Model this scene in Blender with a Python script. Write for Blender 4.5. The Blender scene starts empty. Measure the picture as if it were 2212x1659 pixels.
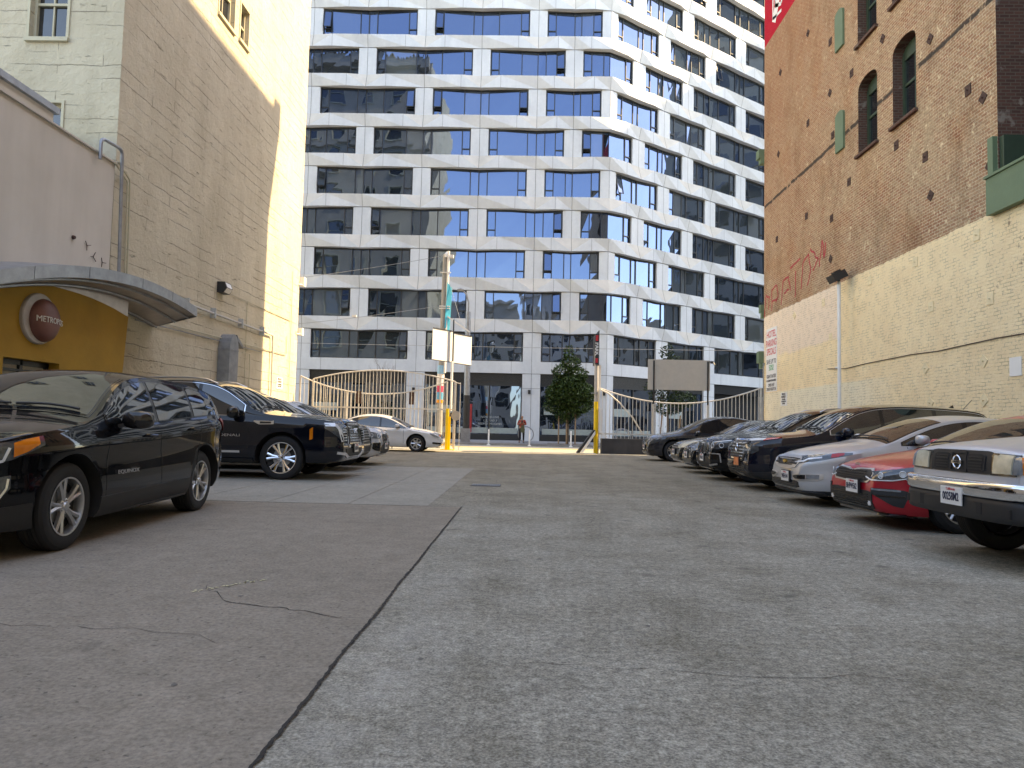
import bpy, bmesh, math, random
from mathutils import Vector, Matrix, Euler, noise
from mathutils.bvhtree import BVHTree
R_ = math.radians
# ------------------------------------------------------------------ camera, light, exposure
scene = bpy.context.scene
COL = scene.collection
cam = bpy.data.objects.new('camera', bpy.data.cameras.new('camera')); COL.objects.link(cam)
cam.data.sensor_width = 36; cam.data.lens = 36*1534/2212
cam.data.clip_start = .05; cam.data.clip_end = 2000
_right = Vector((0.99953306, 0.02016888, 0.02295404)); _down = Vector((0.02172158, 0.05933555, -0.99800174)); _fwd = Vector((-0.02149057, 0.99803432, 0.05886974))
m = Matrix((_right, -_down, -_fwd)).transposed().to_4x4(); m.translation = Vector((0, 0, 1.11))
cam.matrix_world = m
scene.camera = cam
SUN = Vector((1.0, 0.195, 0.93)).normalized()
el = math.asin(SUN.z); az = math.atan2(SUN.x, SUN.y)
w = bpy.data.worlds.new('World'); scene.world = w; w.use_nodes = True
nt = w.node_tree; bg = nt.nodes['Background']
sky = nt.nodes.new('ShaderNodeTexSky'); sky.sky_type = 'NISHITA'; sky.sun_disc = False
sky.sun_elevation = el; sky.sun_rotation = az; sky.altitude = 20; sky.air_density = 1.0; sky.dust_density = .6; sky.ozone_density = 3.0
nt.links.new(sky.outputs[0], bg.inputs[0]); bg.inputs[1].default_value = .15
sl = bpy.data.lights.new('sun', 'SUN'); sl.energy = 2.0; sl.angle = R_(.5); sl.color = (1, .88, .66)
so = bpy.data.objects.new('sun', sl); COL.objects.link(so); so.location = (40, 10, 60)
so.rotation_euler = (-SUN).to_track_quat('-Z', 'Y').to_euler()
scene.view_settings.view_transform = 'Standard'; scene.view_settings.look = 'None'
scene.view_settings.exposure = 2.65; scene.view_settings.gamma = 1
scene.view_settings.use_white_balance = True; scene.view_settings.white_balance_temperature = 9600; scene.view_settings.white_balance_tint = 15
scene.render.engine = 'CYCLES'
scene.cycles.max_bounces = 8; scene.cycles.diffuse_bounces = 4

# ------------------------------------------------------------------ helpers
class MB:
    def __init__(s): s.v = []; s.f = []; s.m = []
    def add(s, vs, fs, mi=0):
        o = len(s.v); s.v += [tuple(a) for a in vs]
        for f in fs: s.f.append(tuple(i+o for i in f)); s.m.append(mi)
        return s
    def box(s, x0, x1, y0, y1, z0, z1, mi=0):
        return s.add([(x0,y0,z0),(x1,y0,z0),(x1,y1,z0),(x0,y1,z0),(x0,y0,z1),(x1,y0,z1),(x1,y1,z1),(x0,y1,z1)],
              [(3,2,1,0),(4,5,6,7),(0,1,5,4),(1,2,6,5),(2,3,7,6),(3,0,4,7)], mi)
    def obox(s, c, ax, ay, az, mi=0):
        c, ax, ay, az = map(Vector, (c, ax, ay, az)); P = []
        for k in (-1, 1):
            for (i, j) in ((-1,-1),(1,-1),(1,1),(-1,1)): P.append(c+ax*i+ay*j+az*k)
        return s.add(P, [(3,2,1,0),(4,5,6,7),(0,1,5,4),(1,2,6,5),(2,3,7,6),(3,0,4,7)], mi)
    def bar(s, a, b, w, h=None, mi=0, up=(0,0,1)):
        a, b = Vector(a), Vector(b); d = b-a; h = h or w
        u = Vector(up)
        if abs(d.normalized().dot(u)) > .99: u = Vector((0,1,0))
        x = d.cross(u).normalized()*(w/2); z = x.cross(d).normalized()*(h/2)
        return s.obox((a+b)/2, x, d/2, z, mi)
    def tube(s, pts, r, n=8, mi=0, cap=True, closed=False):
        pts = [Vector(p) for p in pts]; N = len(pts)
        rr = r if isinstance(r, (list, tuple)) else [r]*N
        T = []
        for i in range(N):
            a = pts[i-1] if (i or closed) else pts[0]; b = pts[(i+1) % N] if (i < N-1 or closed) else pts[-1]
            T.append((b-a).normalized())
        u = Vector((0,0,1)) if abs(T[0].z) < .9 else Vector((0,1,0))
        u = (u-T[0]*u.dot(T[0])).normalized(); o = len(s.v)
        for i in range(N):
            u = (u-T[i]*u.dot(T[i])).normalized(); w_ = T[i].cross(u)
            for k in range(n):
                a = 2*math.pi*k/n; s.v.append(tuple(pts[i]+(u*math.cos(a)+w_*math.sin(a))*rr[i]))
        for i in range(N if closed else N-1):
            j = (i+1) % N
            for k in range(n):
                l = (k+1) % n; s.f.append((o+i*n+k, o+i*n+l, o+j*n+l, o+j*n+k)); s.m.append(mi)
        if cap and not closed:
            s.f.append(tuple(o+k for k in range(n))[::-1]); s.m.append(mi)
            s.f.append(tuple(o+(N-1)*n+k for k in range(n))); s.m.append(mi)
        return s
    def lathe(s, prof, c=(0,0,0), axis='z', n=24, mi=0, a0=0, a1=2*math.pi):
        o = len(s.v); full = abs(a1-a0-2*math.pi) < 1e-6; N = n if full else n+1
        for (r, h) in prof:
            for k in range(N):
                a = a0+(a1-a0)*k/n; x, y = r*math.cos(a), r*math.sin(a)
                p = {'z': (x, y, h), 'y': (x, h, y), 'x': (h, x, y)}[axis]
                s.v.append((p[0]+c[0], p[1]+c[1], p[2]+c[2]))
        for i in range(len(prof)-1):
            for k in range(n):
                l = (k+1) % N; q = (o+i*N+k, o+i*N+l, o+(i+1)*N+l, o+(i+1)*N+k)
                s.f.append(q if axis != 'y' else q[::-1]); s.m.append(mi)
        return s
    def prism(s, poly, d, mi=0):
        d = Vector(d); n = len(poly); P = [Vector(p) for p in poly]
        s.add(P+[p+d for p in P], [tuple(range(n))[::-1], tuple(range(n, 2*n))]+[(i, (i+1) % n, n+(i+1) % n, n+i) for i in range(n)], mi)
        return s
    def build(s, name, mats, parent=None, smooth=False, local=False, sharp=35):
        me = bpy.data.meshes.new(name)
        off = Vector((0,0,0))
        if parent is not None and not local:
            p = parent
            while p: off += p.location; p = p.parent
        me.from_pydata([(a[0]-off.x, a[1]-off.y, a[2]-off.z) for a in s.v], [], s.f)
        if not isinstance(mats, (list, tuple)): mats = [mats]
        for mt in mats: me.materials.append(mt)
        me.polygons.foreach_set('material_index', s.m)
        if smooth:
            me.polygons.foreach_set('use_smooth', [True]*len(me.polygons)); me.set_sharp_from_angle(angle=R_(sharp))
        me.update()
        o = bpy.data.objects.new(name, me); COL.objects.link(o)
        if parent is not None: o.parent = parent
        return o
def tag(o, label=None, cat=None, group=None, kind=None):
    if label: o['label'] = label
    if cat: o['category'] = cat
    if group: o['group'] = group
    if kind: o['kind'] = kind
    return o
def empty(name, loc, label=None, cat=None, group=None, rz=0):
    o = bpy.data.objects.new(name, None); COL.objects.link(o); o.location = loc; o.rotation_euler = (0,0,rz); o.empty_display_size = .2
    return tag(o, label, cat, group)
def copy_tree(o, parent=None):
    c = o.copy(); COL.objects.link(c)
    if parent is not None: c.parent = parent
    for ch in list(o.children): copy_tree(ch, c)
    return c
def text_mesh(txt, size, mat, name, parent, M, ext=.002, align='CENTER', bold=0, local=True, xs=1.0):
    cu = bpy.data.curves.new('t', 'FONT'); cu.body = txt; cu.size = size; cu.extrude = ext; cu.align_x = align; cu.align_y = 'CENTER'; cu.offset = bold
    cu.resolution_u = 3
    ob = bpy.data.objects.new('t', cu); COL.objects.link(ob)
    bpy.context.view_layer.update()
    me = bpy.data.meshes.new_from_object(ob.evaluated_get(bpy.context.evaluated_depsgraph_get()))
    bpy.data.objects.remove(ob); bpy.data.curves.remove(cu)
    me.transform(M @ Matrix.Diagonal((xs, 1, 1, 1)))
    off = Vector((0,0,0))
    if parent is not None and not local:
        p = parent
        while p: off += p.location; p = p.parent
        me.transform(Matrix.Translation(-off))
    me.materials.clear(); me.materials.append(mat)
    o = bpy.data.objects.new(name, me); COL.objects.link(o); o.parent = parent
    return o
def frame_mat(origin, xdir, up):
    x = Vector(xdir).normalized(); y = Vector(up); y = (y-x*y.dot(x)).normalized(); z = x.cross(y)
    M = Matrix((x, y, z)).transposed().to_4x4(); M.translation = Vector(origin); return M

# ------------------------------------------------------------------ materials
class NT:
    def __init__(s, name):
        s.m = bpy.data.materials.new(name); s.m.use_nodes = True; s.t = s.m.node_tree; s.b = s.t.nodes['Principled BSDF']; s._p = None
    def n(s, ty, **k):
        x = s.t.nodes.new(ty)
        for a, b in k.items(): setattr(x, a, b)
        return x
    def inp(s, node, i, v):
        if v is None: return
        if hasattr(v, 'is_output') or isinstance(v, bpy.types.NodeSocket): s.t.links.new(v, node.inputs[i])
        else:
            if isinstance(v, (tuple, list)) and len(v) == 3 and node.inputs[i].type == 'RGBA': v = (*v, 1)
            node.inputs[i].default_value = v
    def pos(s):
        if s._p is None: s._p = s.n('ShaderNodeNewGeometry').outputs['Position']
        return s._p
    def objc(s): return s.n('ShaderNodeTexCoord').outputs['Object']
    def xyz(s, v=None):
        x = s.n('ShaderNodeSeparateXYZ'); s.inp(x, 0, v or s.pos()); return x.outputs
    def comb(s, x, y, z=0.0):
        c = s.n('ShaderNodeCombineXYZ'); s.inp(c, 0, x); s.inp(c, 1, y); s.inp(c, 2, z); return c.outputs[0]
    def math(s, op, a, b=None, clamp=False):
        x = s.n('ShaderNodeMath', operation=op); x.use_clamp = clamp; s.inp(x, 0, a); s.inp(x, 1, b); return x.outputs[0]
    def noise(s, scale, detail=4, rough=.6, vec=None, dist=0, col=False):
        x = s.n('ShaderNodeTexNoise'); s.inp(x, 'Vector', vec or s.pos()); x.inputs['Scale'].default_value = scale; x.inputs['Detail'].default_value = detail
        x.inputs['Roughness'].default_value = rough; x.inputs['Distortion'].default_value = dist; return x.outputs[1 if col else 0]
    def scale(s, v, sc):
        x = s.n('ShaderNodeMapping'); s.inp(x, 0, v); x.inputs['Scale'].default_value = sc; return x.outputs[0]
    def ramp(s, f, stops):
        x = s.n('ShaderNodeValToRGB'); s.inp(x, 0, f); e = x.color_ramp.elements
        while len(e) < len(stops): e.new(.5)
        for q, (p, c) in zip(e, stops): q.position = p; q.color = (*c, 1) if isinstance(c, (tuple, list)) else (c, c, c, 1)
        return x.outputs[0]
    def mix(s, f, a, b, mode='MIX'):
        x = s.n('ShaderNodeMix', data_type='RGBA', blend_type=mode); s.inp(x, 0, f)
        for i, v in ((6, a), (7, b)):
            if isinstance(v, (int, float)): v = (v, v, v)
            s.inp(x, i, v)
        return x.outputs[2]
    def step(s, v, e, w=.02):  # 0 below e, 1 above
        x = s.n('ShaderNodeMapRange'); s.inp(x, 0, v); x.inputs[1].default_value = e-w; x.inputs[2].default_value = e+w; return x.outputs[0]
    def bump(s, h, dist=.01, st=1.0):
        x = s.n('ShaderNodeBump'); s.inp(x, 'Height', h); x.inputs['Distance'].default_value = dist; x.inputs['Strength'].default_value = st
        if s.b.inputs['Normal'].links: s.t.links.new(s.b.inputs['Normal'].links[0].from_socket, x.inputs['Normal'])
        s.t.links.new(x.outputs[0], s.b.inputs['Normal'])
    def out(s, col=None, rough=None, metal=None, ior=None, coat=None, spec=None):
        s.inp(s.b, 'Base Color', col); s.inp(s.b, 'Roughness', rough); s.inp(s.b, 'Metallic', metal); s.inp(s.b, 'IOR', ior); s.inp(s.b, 'Coat Weight', coat); s.inp(s.b, 'Specular IOR Level', spec)
        return s.m
def plain(name, c, rough=.6, metal=0, var=.12, nscale=6, bump=0, ior=None, spec=None, coat=None):
    n = NT(name); t = n.noise(nscale, 5, .6, vec=n.objc())
    a = tuple(x*(1-var) for x in c); b = tuple(min(1, x*(1+var)) for x in c)
    col = n.ramp(t, [(.3, a), (.7, b)])
    if bump: n.bump(n.noise(nscale*12, 3, vec=n.objc()), bump)
    return n.out(col, rough, metal, ior, coat, spec)
M_ = {}
M_['black_metal'] = plain('black metal', (.02,.021,.023), .45)
M_['dark_frame'] = plain('dark window frame', (.018,.022,.025), .4)
M_['grey_metal'] = plain('galvanized metal', (.30,.32,.34), .42, .6, .2, 4)
M_['steel'] = plain('worn steel', (.58,.56,.52), .5, .2, .15, 5)
M_['white_paint'] = plain('white paint', (.74,.74,.72), .5, var=.04)
M_['yellow_paint'] = plain('yellow paint', (.80,.52,.015), .45, var=.08)
M_['cream_trim'] = plain('cream trim paint', (.52,.48,.34), .55, var=.06, bump=.002)
M_['green_paint'] = plain('green painted panel', (.115,.175,.10), .55, var=.08, nscale=2, bump=.002)
M_['dark_green'] = plain('dark green paint', (.03,.055,.035), .5, var=.1)
M_['rust'] = plain('rusty iron', (.07,.035,.026), .75, .2, .3, 12)
M_['mustard'] = plain('mustard stucco', (.42,.24,.03), .8, var=.12, nscale=1.2, bump=.004)
M_['garage_shade'] = plain('dark paint for inner shade', (.012,.014,.016), .8)
M_['rubber'] = plain('tyre rubber', (.012,.012,.013), .75, var=.15, nscale=30)
M_['red_text'] = plain('red lettering', (.62,.02,.03), .5, var=.03)
M_['green_text'] = plain('green lettering', (.02,.32,.10), .5, var=.03)
M_['black_text'] = plain('black lettering', (.02,.02,.025), .5, var=.03)
M_['sign_white'] = plain('sign face white', (.78,.77,.74), .45, var=.03)
M_['red_paint'] = plain('red sign paint', (.55,.015,.03), .6, var=.08, bump=.003)

def m_asphalt():
    n = NT('lot concrete'); p = n.pos(); x, y, z = n.xyz()
    fine = n.noise(85, 3, .65); mid = n.noise(24, 6, .8); big = n.noise(.5, 5, .6); pat = n.noise(1.7, 6, .68)
    c = n.ramp(mid, [(.38, (.112,.102,.083)), (.5, (.262,.244,.2)), (.62, (.47,.44,.366))])
    c = n.mix(.36, c, n.ramp(fine, [(.38, (.075,.07,.06)), (.5, (.275,.262,.225)), (.62, (.58,.555,.485))]))
    c = n.mix(.9, c, n.mix(1.0, c, n.ramp(pat, [(.3, (.74,.72,.68)), (.5, (1,1,1)), (.7, (1.2,1.2,1.2))]), 'MULTIPLY'))
    c = n.mix(.5, c, n.mix(1.0, c, n.ramp(n.noise(6.5, 6, .8), [(.36, (.70,.69,.66)), (.5, (1,1,1)), (.64, (1.25,1.25,1.25))]), 'MULTIPLY'))
    lane = n.noise(1.0, 5, .6, vec=n.scale(p, (1.6,.22,1)), dist=.3); c = n.mix(.4, c, n.mix(1.0, c, n.ramp(lane, [(.36, (.78,.77,.74)), (.5, (1,1,1)), (.66, (1.14,1.14,1.14))]), 'MULTIPLY'))
    c = n.mix(.6, c, n.mix(1.0, c, n.ramp(big, [(.35, (.78,.75,.69)), (.65, (1.12,1.12,1.12))]), 'MULTIPLY'))
    st = n.noise(2.6, 4, .6, vec=n.scale(p, (1,1,1)), dist=.6)
    c = n.mix(n.math('MULTIPLY', n.ramp(st, [(.63, 0.0), (.72, 1.0)]), .5), c, (.085,.078,.068))
    c = n.mix(n.ramp(n.noise(70, 2, .5), [(.74, 0.0), (.77, .7)]), c, (.6,.59,.56))
    vo = n.n('ShaderNodeTexVoronoi'); n.inp(vo, 'Vector', n.mix(.25, p, n.noise(3, 2, .5, col=True))); vo.inputs['Scale'].default_value = 2.6
    dr = n.ramp(vo.outputs[0], [(.03, 1.0), (.15, 0.0)])
    dr = n.math('MULTIPLY', dr, n.step(n.noise(.8, 2), .44, .08))
    c = n.mix(n.math('MULTIPLY', dr, .65), c, (.085,.08,.07))
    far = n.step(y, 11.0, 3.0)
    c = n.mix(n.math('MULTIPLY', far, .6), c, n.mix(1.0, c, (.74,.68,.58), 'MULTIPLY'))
    d = n.math('ABSOLUTE', n.math('ADD', x, .60)); band = n.math('SUBTRACT', 1.0, n.math('DIVIDE', d, .36), True)
    band = n.math('MULTIPLY', band, n.math('SUBTRACT', 1.0, n.step(y, 5.0, 2.5)))
    band = n.math('MULTIPLY', band, n.ramp(n.noise(2.6, 6, .78), [(.40, 0.0), (.62, 1.0)]))
    c = n.mix(n.math('MULTIPLY', band, .55), c, n.ramp(fine, [(.3, (.27,.255,.225)), (.6, (.52,.495,.44))]))
    n.bump(mid, .006, .8)
    return n.out(c, n.ramp(mid, [(.3, .8), (.7, .95)]), spec=.25)
def m_patch(name, a, b, sp=1.0, pits=True):
    n = NT(name); p = n.pos()
    fine = n.noise(42, 4, .75); mid = n.noise(6, 5, .65); big = n.noise(.9, 5, .6)
    c = n.ramp(mid, [(.3, a), (.7, b)])
    c = n.mix(.5, c, n.mix(1.0, c, n.ramp(fine, [(.34, (.5,.5,.5)), (.5, (1,1,1)), (.66, (1.5,1.5,1.5))]), 'MULTIPLY'))
    c = n.mix(.6, c, n.mix(1.0, c, n.ramp(big, [(.3, (.8,.8,.8)), (.7, (1.14,1.13,1.13))]), 'MULTIPLY'))
    vo = n.n('ShaderNodeTexVoronoi'); n.inp(vo, 'Vector', n.mix(.2, p, n.noise(4, 2, .5, col=True))); vo.inputs['Scale'].default_value = 1.9*sp
    dr = n.ramp(vo.outputs[0], [(.05, 1.0), (.11, 0.0)])
    dr = n.math('MULTIPLY', dr, n.step(n.noise(1.1, 2), .47, .08))
    c = n.mix(n.math('MULTIPLY', dr, .5), c, (.05,.047,.045))
    if pits:
        pt = n.ramp(n.noise(26, 3, .6), [(.30, 1.0), (.36, 0.0)]); c = n.mix(n.math('MULTIPLY', pt, .6), c, (.05,.045,.042)); n.bump(n.math('SUBTRACT', 1.0, pt), .004, .6)
    n.bump(fine, .003, .7)
    return n.out(c, .88, spec=.25)
def m_cream():
    n = NT('cream painted board-formed concrete'); x, y, z = n.xyz(); u = n.math('ADD', x, y)
    wob = n.math('MULTIPLY', n.noise(1.1, 6, .7), .17)
    v = n.comb(u, n.math('ADD', z, wob), 0.0)
    br = n.n('ShaderNodeTexBrick'); n.inp(br, 'Vector', v); br.offset = .37; br.inputs['Scale'].default_value = 1; br.inputs['Mortar Size'].default_value = .012
    br.inputs['Mortar Smooth'].default_value = .3; br.inputs['Brick Width'].default_value = 3.1; br.inputs['Row Height'].default_value = .34
    br.inputs['Color1'].default_value = (1,1,1,1); br.inputs['Color2'].default_value = (1,1,1,1); br.inputs['Mortar'].default_value = (0,0,0,1)
    ln = n.math('SUBTRACT', 1.0, br.outputs['Color'])
    vis = n.ramp(n.noise(1.0, 4, .65, vec=n.scale(n.pos(), (.35,.35,2.2))), [(.46, 0.0), (.56, 1.0)])
    ln = n.math('MULTIPLY', ln, vis)
    ln = n.math('MAXIMUM', ln, n.math('MULTIPLY', n.ramp(n.noise(1.0, 6, .75, vec=n.scale(n.pos(), (1.1,1.1,9))), [(.64, 0.0), (.68, 1.0)]), .7))
    rough = n.noise(16, 6, .75); big = n.noise(.5, 5, .6); st = n.noise(1.2, 5, .6, vec=n.scale(n.pos(), (1,1,.18)))
    c = n.ramp(big, [(.3, (.54,.485,.36)), (.7, (.64,.58,.44))])
    c = n.mix(.5, c, n.mix(1.0, c, n.ramp(st, [(.3, (.80,.78,.74)), (.6, (1.05,1.05,1.05))]), 'MULTIPLY'))
    c = n.mix(n.math('MULTIPLY', ln, .55), c, (.16,.135,.11))
    c = n.mix(n.ramp(n.noise(7, 5, .7), [(.66, 0.0), (.74, .5)]), c, (.30,.27,.21))
    n.bump(n.math('SUBTRACT', 1.0, ln), .03, 1.0); n.bump(rough, .018, .8); n.bump(n.noise(2.5, 6, .7), .09, .8)
    return n.out(c, .85, spec=.25)
def m_stucco():
    n = NT('lavender beige stucco'); c = n.ramp(n.noise(.6, 5, .6), [(.3, (.54,.505,.44)), (.7, (.62,.58,.51))])
    st = n.noise(1.6, 5, .6, vec=n.scale(n.pos(), (1,1,.12)))
    c = n.mix(.6, c, n.mix(1.0, c, n.ramp(st, [(.3, (.88,.87,.86)), (.6, (1.03,1.03,1.03))]), 'MULTIPLY'))
    n.bump(n.noise(60, 4, .7), .003); return n.out(c, .88, spec=.2)
def m_brick():
    n = NT('old brick with painted base'); x, y, z = n.xyz(); u = n.math('ADD', x, y)
    dn = n.noise(5, 3, .6, col=True)
    v = n.mix(.035, n.comb(u, z, 0.0), n.mix(.5, dn, n.noise(14, 3, .7, col=True)))
    br = n.n('ShaderNodeTexBrick'); n.inp(br, 'Vector', v); br.offset = .5; br.inputs['Scale'].default_value = 1; br.inputs['Mortar Size'].default_value = .011
    br.inputs['Mortar Smooth'].default_value = .4; br.inputs['Brick Width'].default_value = .215; br.inputs['Row Height'].default_value = .078; br.inputs['Bias'].default_value = -.1
    br.inputs['Color1'].default_value = (.31,.13,.075,1); br.inputs['Color2'].default_value = (.42,.26,.15,1); br.inputs['Mortar'].default_value = (.60,.49,.35,1)
    fac = br.outputs['Fac']
    ero = n.noise(9, 5, .75); big = n.noise(.28, 4, .55); mid = n.noise(1.6, 5, .65)
    c = br.outputs['Color']
    smear = n.math('MULTIPLY', n.ramp(mid, [(.34, 0.15), (.60, 1.0)]), n.ramp(big, [(.35, .3), (.6, .95)]))
    c = n.mix(n.math('MULTIPLY', smear, .75), c, n.ramp(ero, [(.3, (.28,.20,.125)), (.55, (.50,.38,.25)), (.75, (.66,.54,.37))]))
    c = n.mix(n.ramp(n.noise(22, 4, .7), [(.6, 0.0), (.72, .6)]), c, (.10,.06,.04))
    c = n.mix(n.ramp(n.noise(6, 2, .5), [(.66, 0.0), (.70, .8)]), c, (.66,.54,.36))
    c = n.mix(.75, c, n.mix(1.0, c, n.ramp(n.noise(13, 6, .85, vec=n.scale(n.pos(), (1,1,1.5))), [(.34, (.5,.48,.46)), (.5, (1,1,1)), (.66, (1.45,1.4,1.35))]), 'MULTIPLY'))
    rp = n.ramp(n.noise(.42, 5, .6), [(.52, 0.0), (.62, 1.0)]); c = n.mix(n.math('MULTIPLY', rp, .4), c, n.mix(1.0, c, (.95,.72,.58), 'MULTIPLY'))
    dk = n.ramp(n.noise(.9, 6, .7, vec=n.scale(n.pos(), (1,1,.5))), [(.36, .55), (.5, 0.0)]); c = n.mix(dk, c, n.mix(1.0, c, (.55,.50,.46), 'MULTIPLY'))
    redd = n.math('MULTIPLY', n.step(z, 10, 6), n.step(y, 24, 4)); c = n.mix(n.math('MULTIPLY', redd, .5), c, (.33,.145,.07))
    # painted base
    edge = n.math('ADD', z, n.math('MULTIPLY', n.noise(3.5, 4, .6), .12))
    up = n.step(edge, 6.14, .012)
    yel = n.ramp(n.noise(1.1, 5, .65), [(.3, (.88,.685,.43)), (.7, (.97,.79,.51))])
    pinkz = n.math('MULTIPLY', n.step(n.math('ADD', z, n.math('MULTIPLY', n.noise(1.3, 4), .5)), 4.5, .06), n.step(n.math('ADD', y, n.math('MULTIPLY', n.noise(2.0, 3), .3)), 23.6, .05))
    yel = n.mix(n.math('MULTIPLY', pinkz, .9), yel, (.88,.71,.56))
    low = n.math('SUBTRACT', 1.0, n.step(n.math('ADD', z, n.math('MULTIPLY', n.noise(2.2, 4), .12)), 2.82, .03))
    low = n.math('MULTIPLY', low, n.step(y, 21.2, 1.3))
    yel = n.mix(n.math('MULTIPLY', low, .85), yel, (.86,.79,.61))
    wear = n.math('MULTIPLY', n.ramp(n.noise(4.5, 5, .72), [(.6, 0.0), (.68, 1.0)]), n.math('SUBTRACT', 1.0, n.step(y, 16.2, 1.2)))
    wear = n.math('MULTIPLY', wear, n.step(z, 3.6, .8))
    yel = n.mix(n.math('MULTIPLY', wear, .8), yel, (.17,.09,.07))
    yel = n.mix(n.math('MULTIPLY', n.ramp(n.noise(2.0, 6, .8, vec=n.scale(n.pos(), (1,1,3))), [(.62, 0.0), (.72, 1.0)]), .4), yel, (.27,.245,.18))
    yel = n.mix(n.math('MULTIPLY', n.math('MULTIPLY', fac, n.step(n.noise(3.5,5,.7), .52, .05)), .5), yel, (.26,.22,.14))
    c = n.mix(up, yel, c)
    # old roof line of tar
    tz = n.math('ABSOLUTE', n.math('SUBTRACT', n.math('ADD', z, n.math('MULTIPLY', n.noise(1.4, 5, .7), .2)), 11.05))
    tar = n.math('MULTIPLY', n.ramp(tz, [(.045, 1.0), (.085, 0.0)]), n.ramp(n.noise(2.2, 4, .6), [(.36, 0.0), (.42, 1.0)]))
    c = n.mix(n.math('MULTIPLY', tar, .9), c, (.035,.032,.03))
    # red advert paint high up at the street end
    red = n.step(n.math('ADD', z, n.math('MULTIPLY', n.noise(8, 3), .04)), 18.22, .015)
    red = n.math('MULTIPLY', red, n.step(y, 22.5, .02))
    c = n.mix(red, c, (.50,.012,.03))
    n.bump(n.math('SUBTRACT', 1.0, fac), .014, .7); n.bump(ero, .035, 1.0); n.bump(n.noise(32, 4, .7), .010, .8)
    return n.out(c, .88, spec=.2)
def m_plainbrick():  # brick of reveals and light well, shade put into a darker colour
    n = NT('brick with shade in its colour'); x, y, z = n.xyz(); v = n.comb(n.math('ADD', x, y), z, 0.0)
    br = n.n('ShaderNodeTexBrick'); n.inp(br, 'Vector', v); br.inputs['Scale'].default_value = 1; br.inputs['Mortar Size'].default_value = .01
    br.inputs['Brick Width'].default_value = .215; br.inputs['Row Height'].default_value = .078
    br.inputs['Color1'].default_value = (.13,.06,.045,1); br.inputs['Color2'].default_value = (.085,.045,.035,1); br.inputs['Mortar'].default_value = (.13,.10,.08,1)
    c = n.mix(n.ramp(n.noise(2.4, 4), [(.6, 0.0), (.68, .6)]), br.outputs['Color'], (.30,.26,.22))
    n.bump(n.math('SUBTRACT', 1.0, br.outputs['Fac']), .012); return n.out(c, .9, spec=.2)
def m_panel():
    n = NT('pale fibre cement panel'); a = n.noise(1.1, 5, .6, vec=n.scale(n.pos(), (1,1,.35))); b = n.noise(5, 4, .6)
    c = n.ramp(a, [(.3, (.53,.57,.60)), (.7, (.64,.68,.70))])
    c = n.mix(.3, c, n.mix(1.0, c, n.ramp(b, [(.3, (.85,.85,.85)), (.7, (1.08,1.08,1.08))]), 'MULTIPLY'))
    return n.out(c, .55, spec=.4)
def m_panel_bounce():
    n = NT('fibre cement panel with painted bounce'); a = n.noise(1.3, 5, .6); c = n.ramp(a, [(.3, (.52,.50,.45)), (.7, (.62,.595,.54))]); return n.out(c, .6, spec=.4)  # facet triangles, warm light off the ground put into the colour
def m_glass():
    n = NT('reflective facade glass'); at = n.n('ShaderNodeAttribute'); at.attribute_name = 'tone'
    c = n.ramp(at.outputs['Fac'], [(0.0, (.006,.008,.010)), (.5, (.014,.02,.022)), (.7, (.03,.037,.035)), (1.0, (.085,.095,.088))])
    n.bump(n.noise(.55, 2, .4, vec=n.scale(n.pos(), (1,1,.7))), .05, .35)
    m = n.out(c, .015, 0, 2.8); n.b.inputs['Specular Tint'].default_value = (.36,.56,.98,1); return m
def m_oldglass():
    n = NT('window glass'); n.bump(n.noise(1.3, 2, .4), .03, .3); return n.out((.012,.014,.018), .03, 0, 1.9)
M_['asphalt'] = m_asphalt()
M_['patch'] = m_patch('brown grey concrete patch', (.222,.19,.15), (.285,.245,.197))
M_['slab'] = m_patch('pale concrete slabs', (.26,.243,.205), (.325,.305,.258), 1, False)
M_['street'] = m_patch('street surface', (.27,.26,.22), (.35,.34,.29), 1, False)
M_['walk'] = m_patch('pavement concrete', (.22,.225,.23), (.29,.295,.30), 1, False)
M_['cream'] = m_cream(); M_['stucco'] = m_stucco(); M_['brick'] = m_brick(); M_['shaded_brick'] = m_plainbrick()
M_['panel'] = m_panel(); M_['panel_bounce'] = m_panel_bounce(); M_['glass'] = m_glass(); M_['oldglass'] = m_oldglass()
M_['joint'] = plain('panel joint', (.06,.062,.065), .8)
M_['tar'] = plain('tar filled seam', (.022,.02,.019), .8, var=.3, nscale=30, bump=.004)
M_['lowwall'] = plain('dark painted concrete', (.045,.045,.048), .8, var=.3, nscale=1.5, bump=.004)
M_['brown_stone'] = plain('brown stone facade', (.42,.36,.28), .8, var=.15, nscale=.8, bump=.004)
M_['beige_stone'] = plain('beige facade', (.40,.36,.30), .85, var=.12, nscale=.4, bump=.004)
# ------------------------------------------------------------------ setting: ground
def sheet(name, x0, x1, y0, y1, z, mat, nx=1, ny=1):
    b = MB(); b.add([(x0,y0,z),(x1,y0,z),(x1,y1,z),(x0,y1,z)], [(0,1,2,3)]); o = b.build(name, mat); tag(o, kind='structure'); return o
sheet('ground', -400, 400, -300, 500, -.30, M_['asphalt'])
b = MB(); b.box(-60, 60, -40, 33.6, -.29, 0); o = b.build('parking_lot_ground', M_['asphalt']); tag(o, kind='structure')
b = MB(); b.box(-10.2, -.86, -6, 9.62, -.1, .004); o = b.build('concrete_patch', M_['patch']); tag(o, kind='structure')
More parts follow.
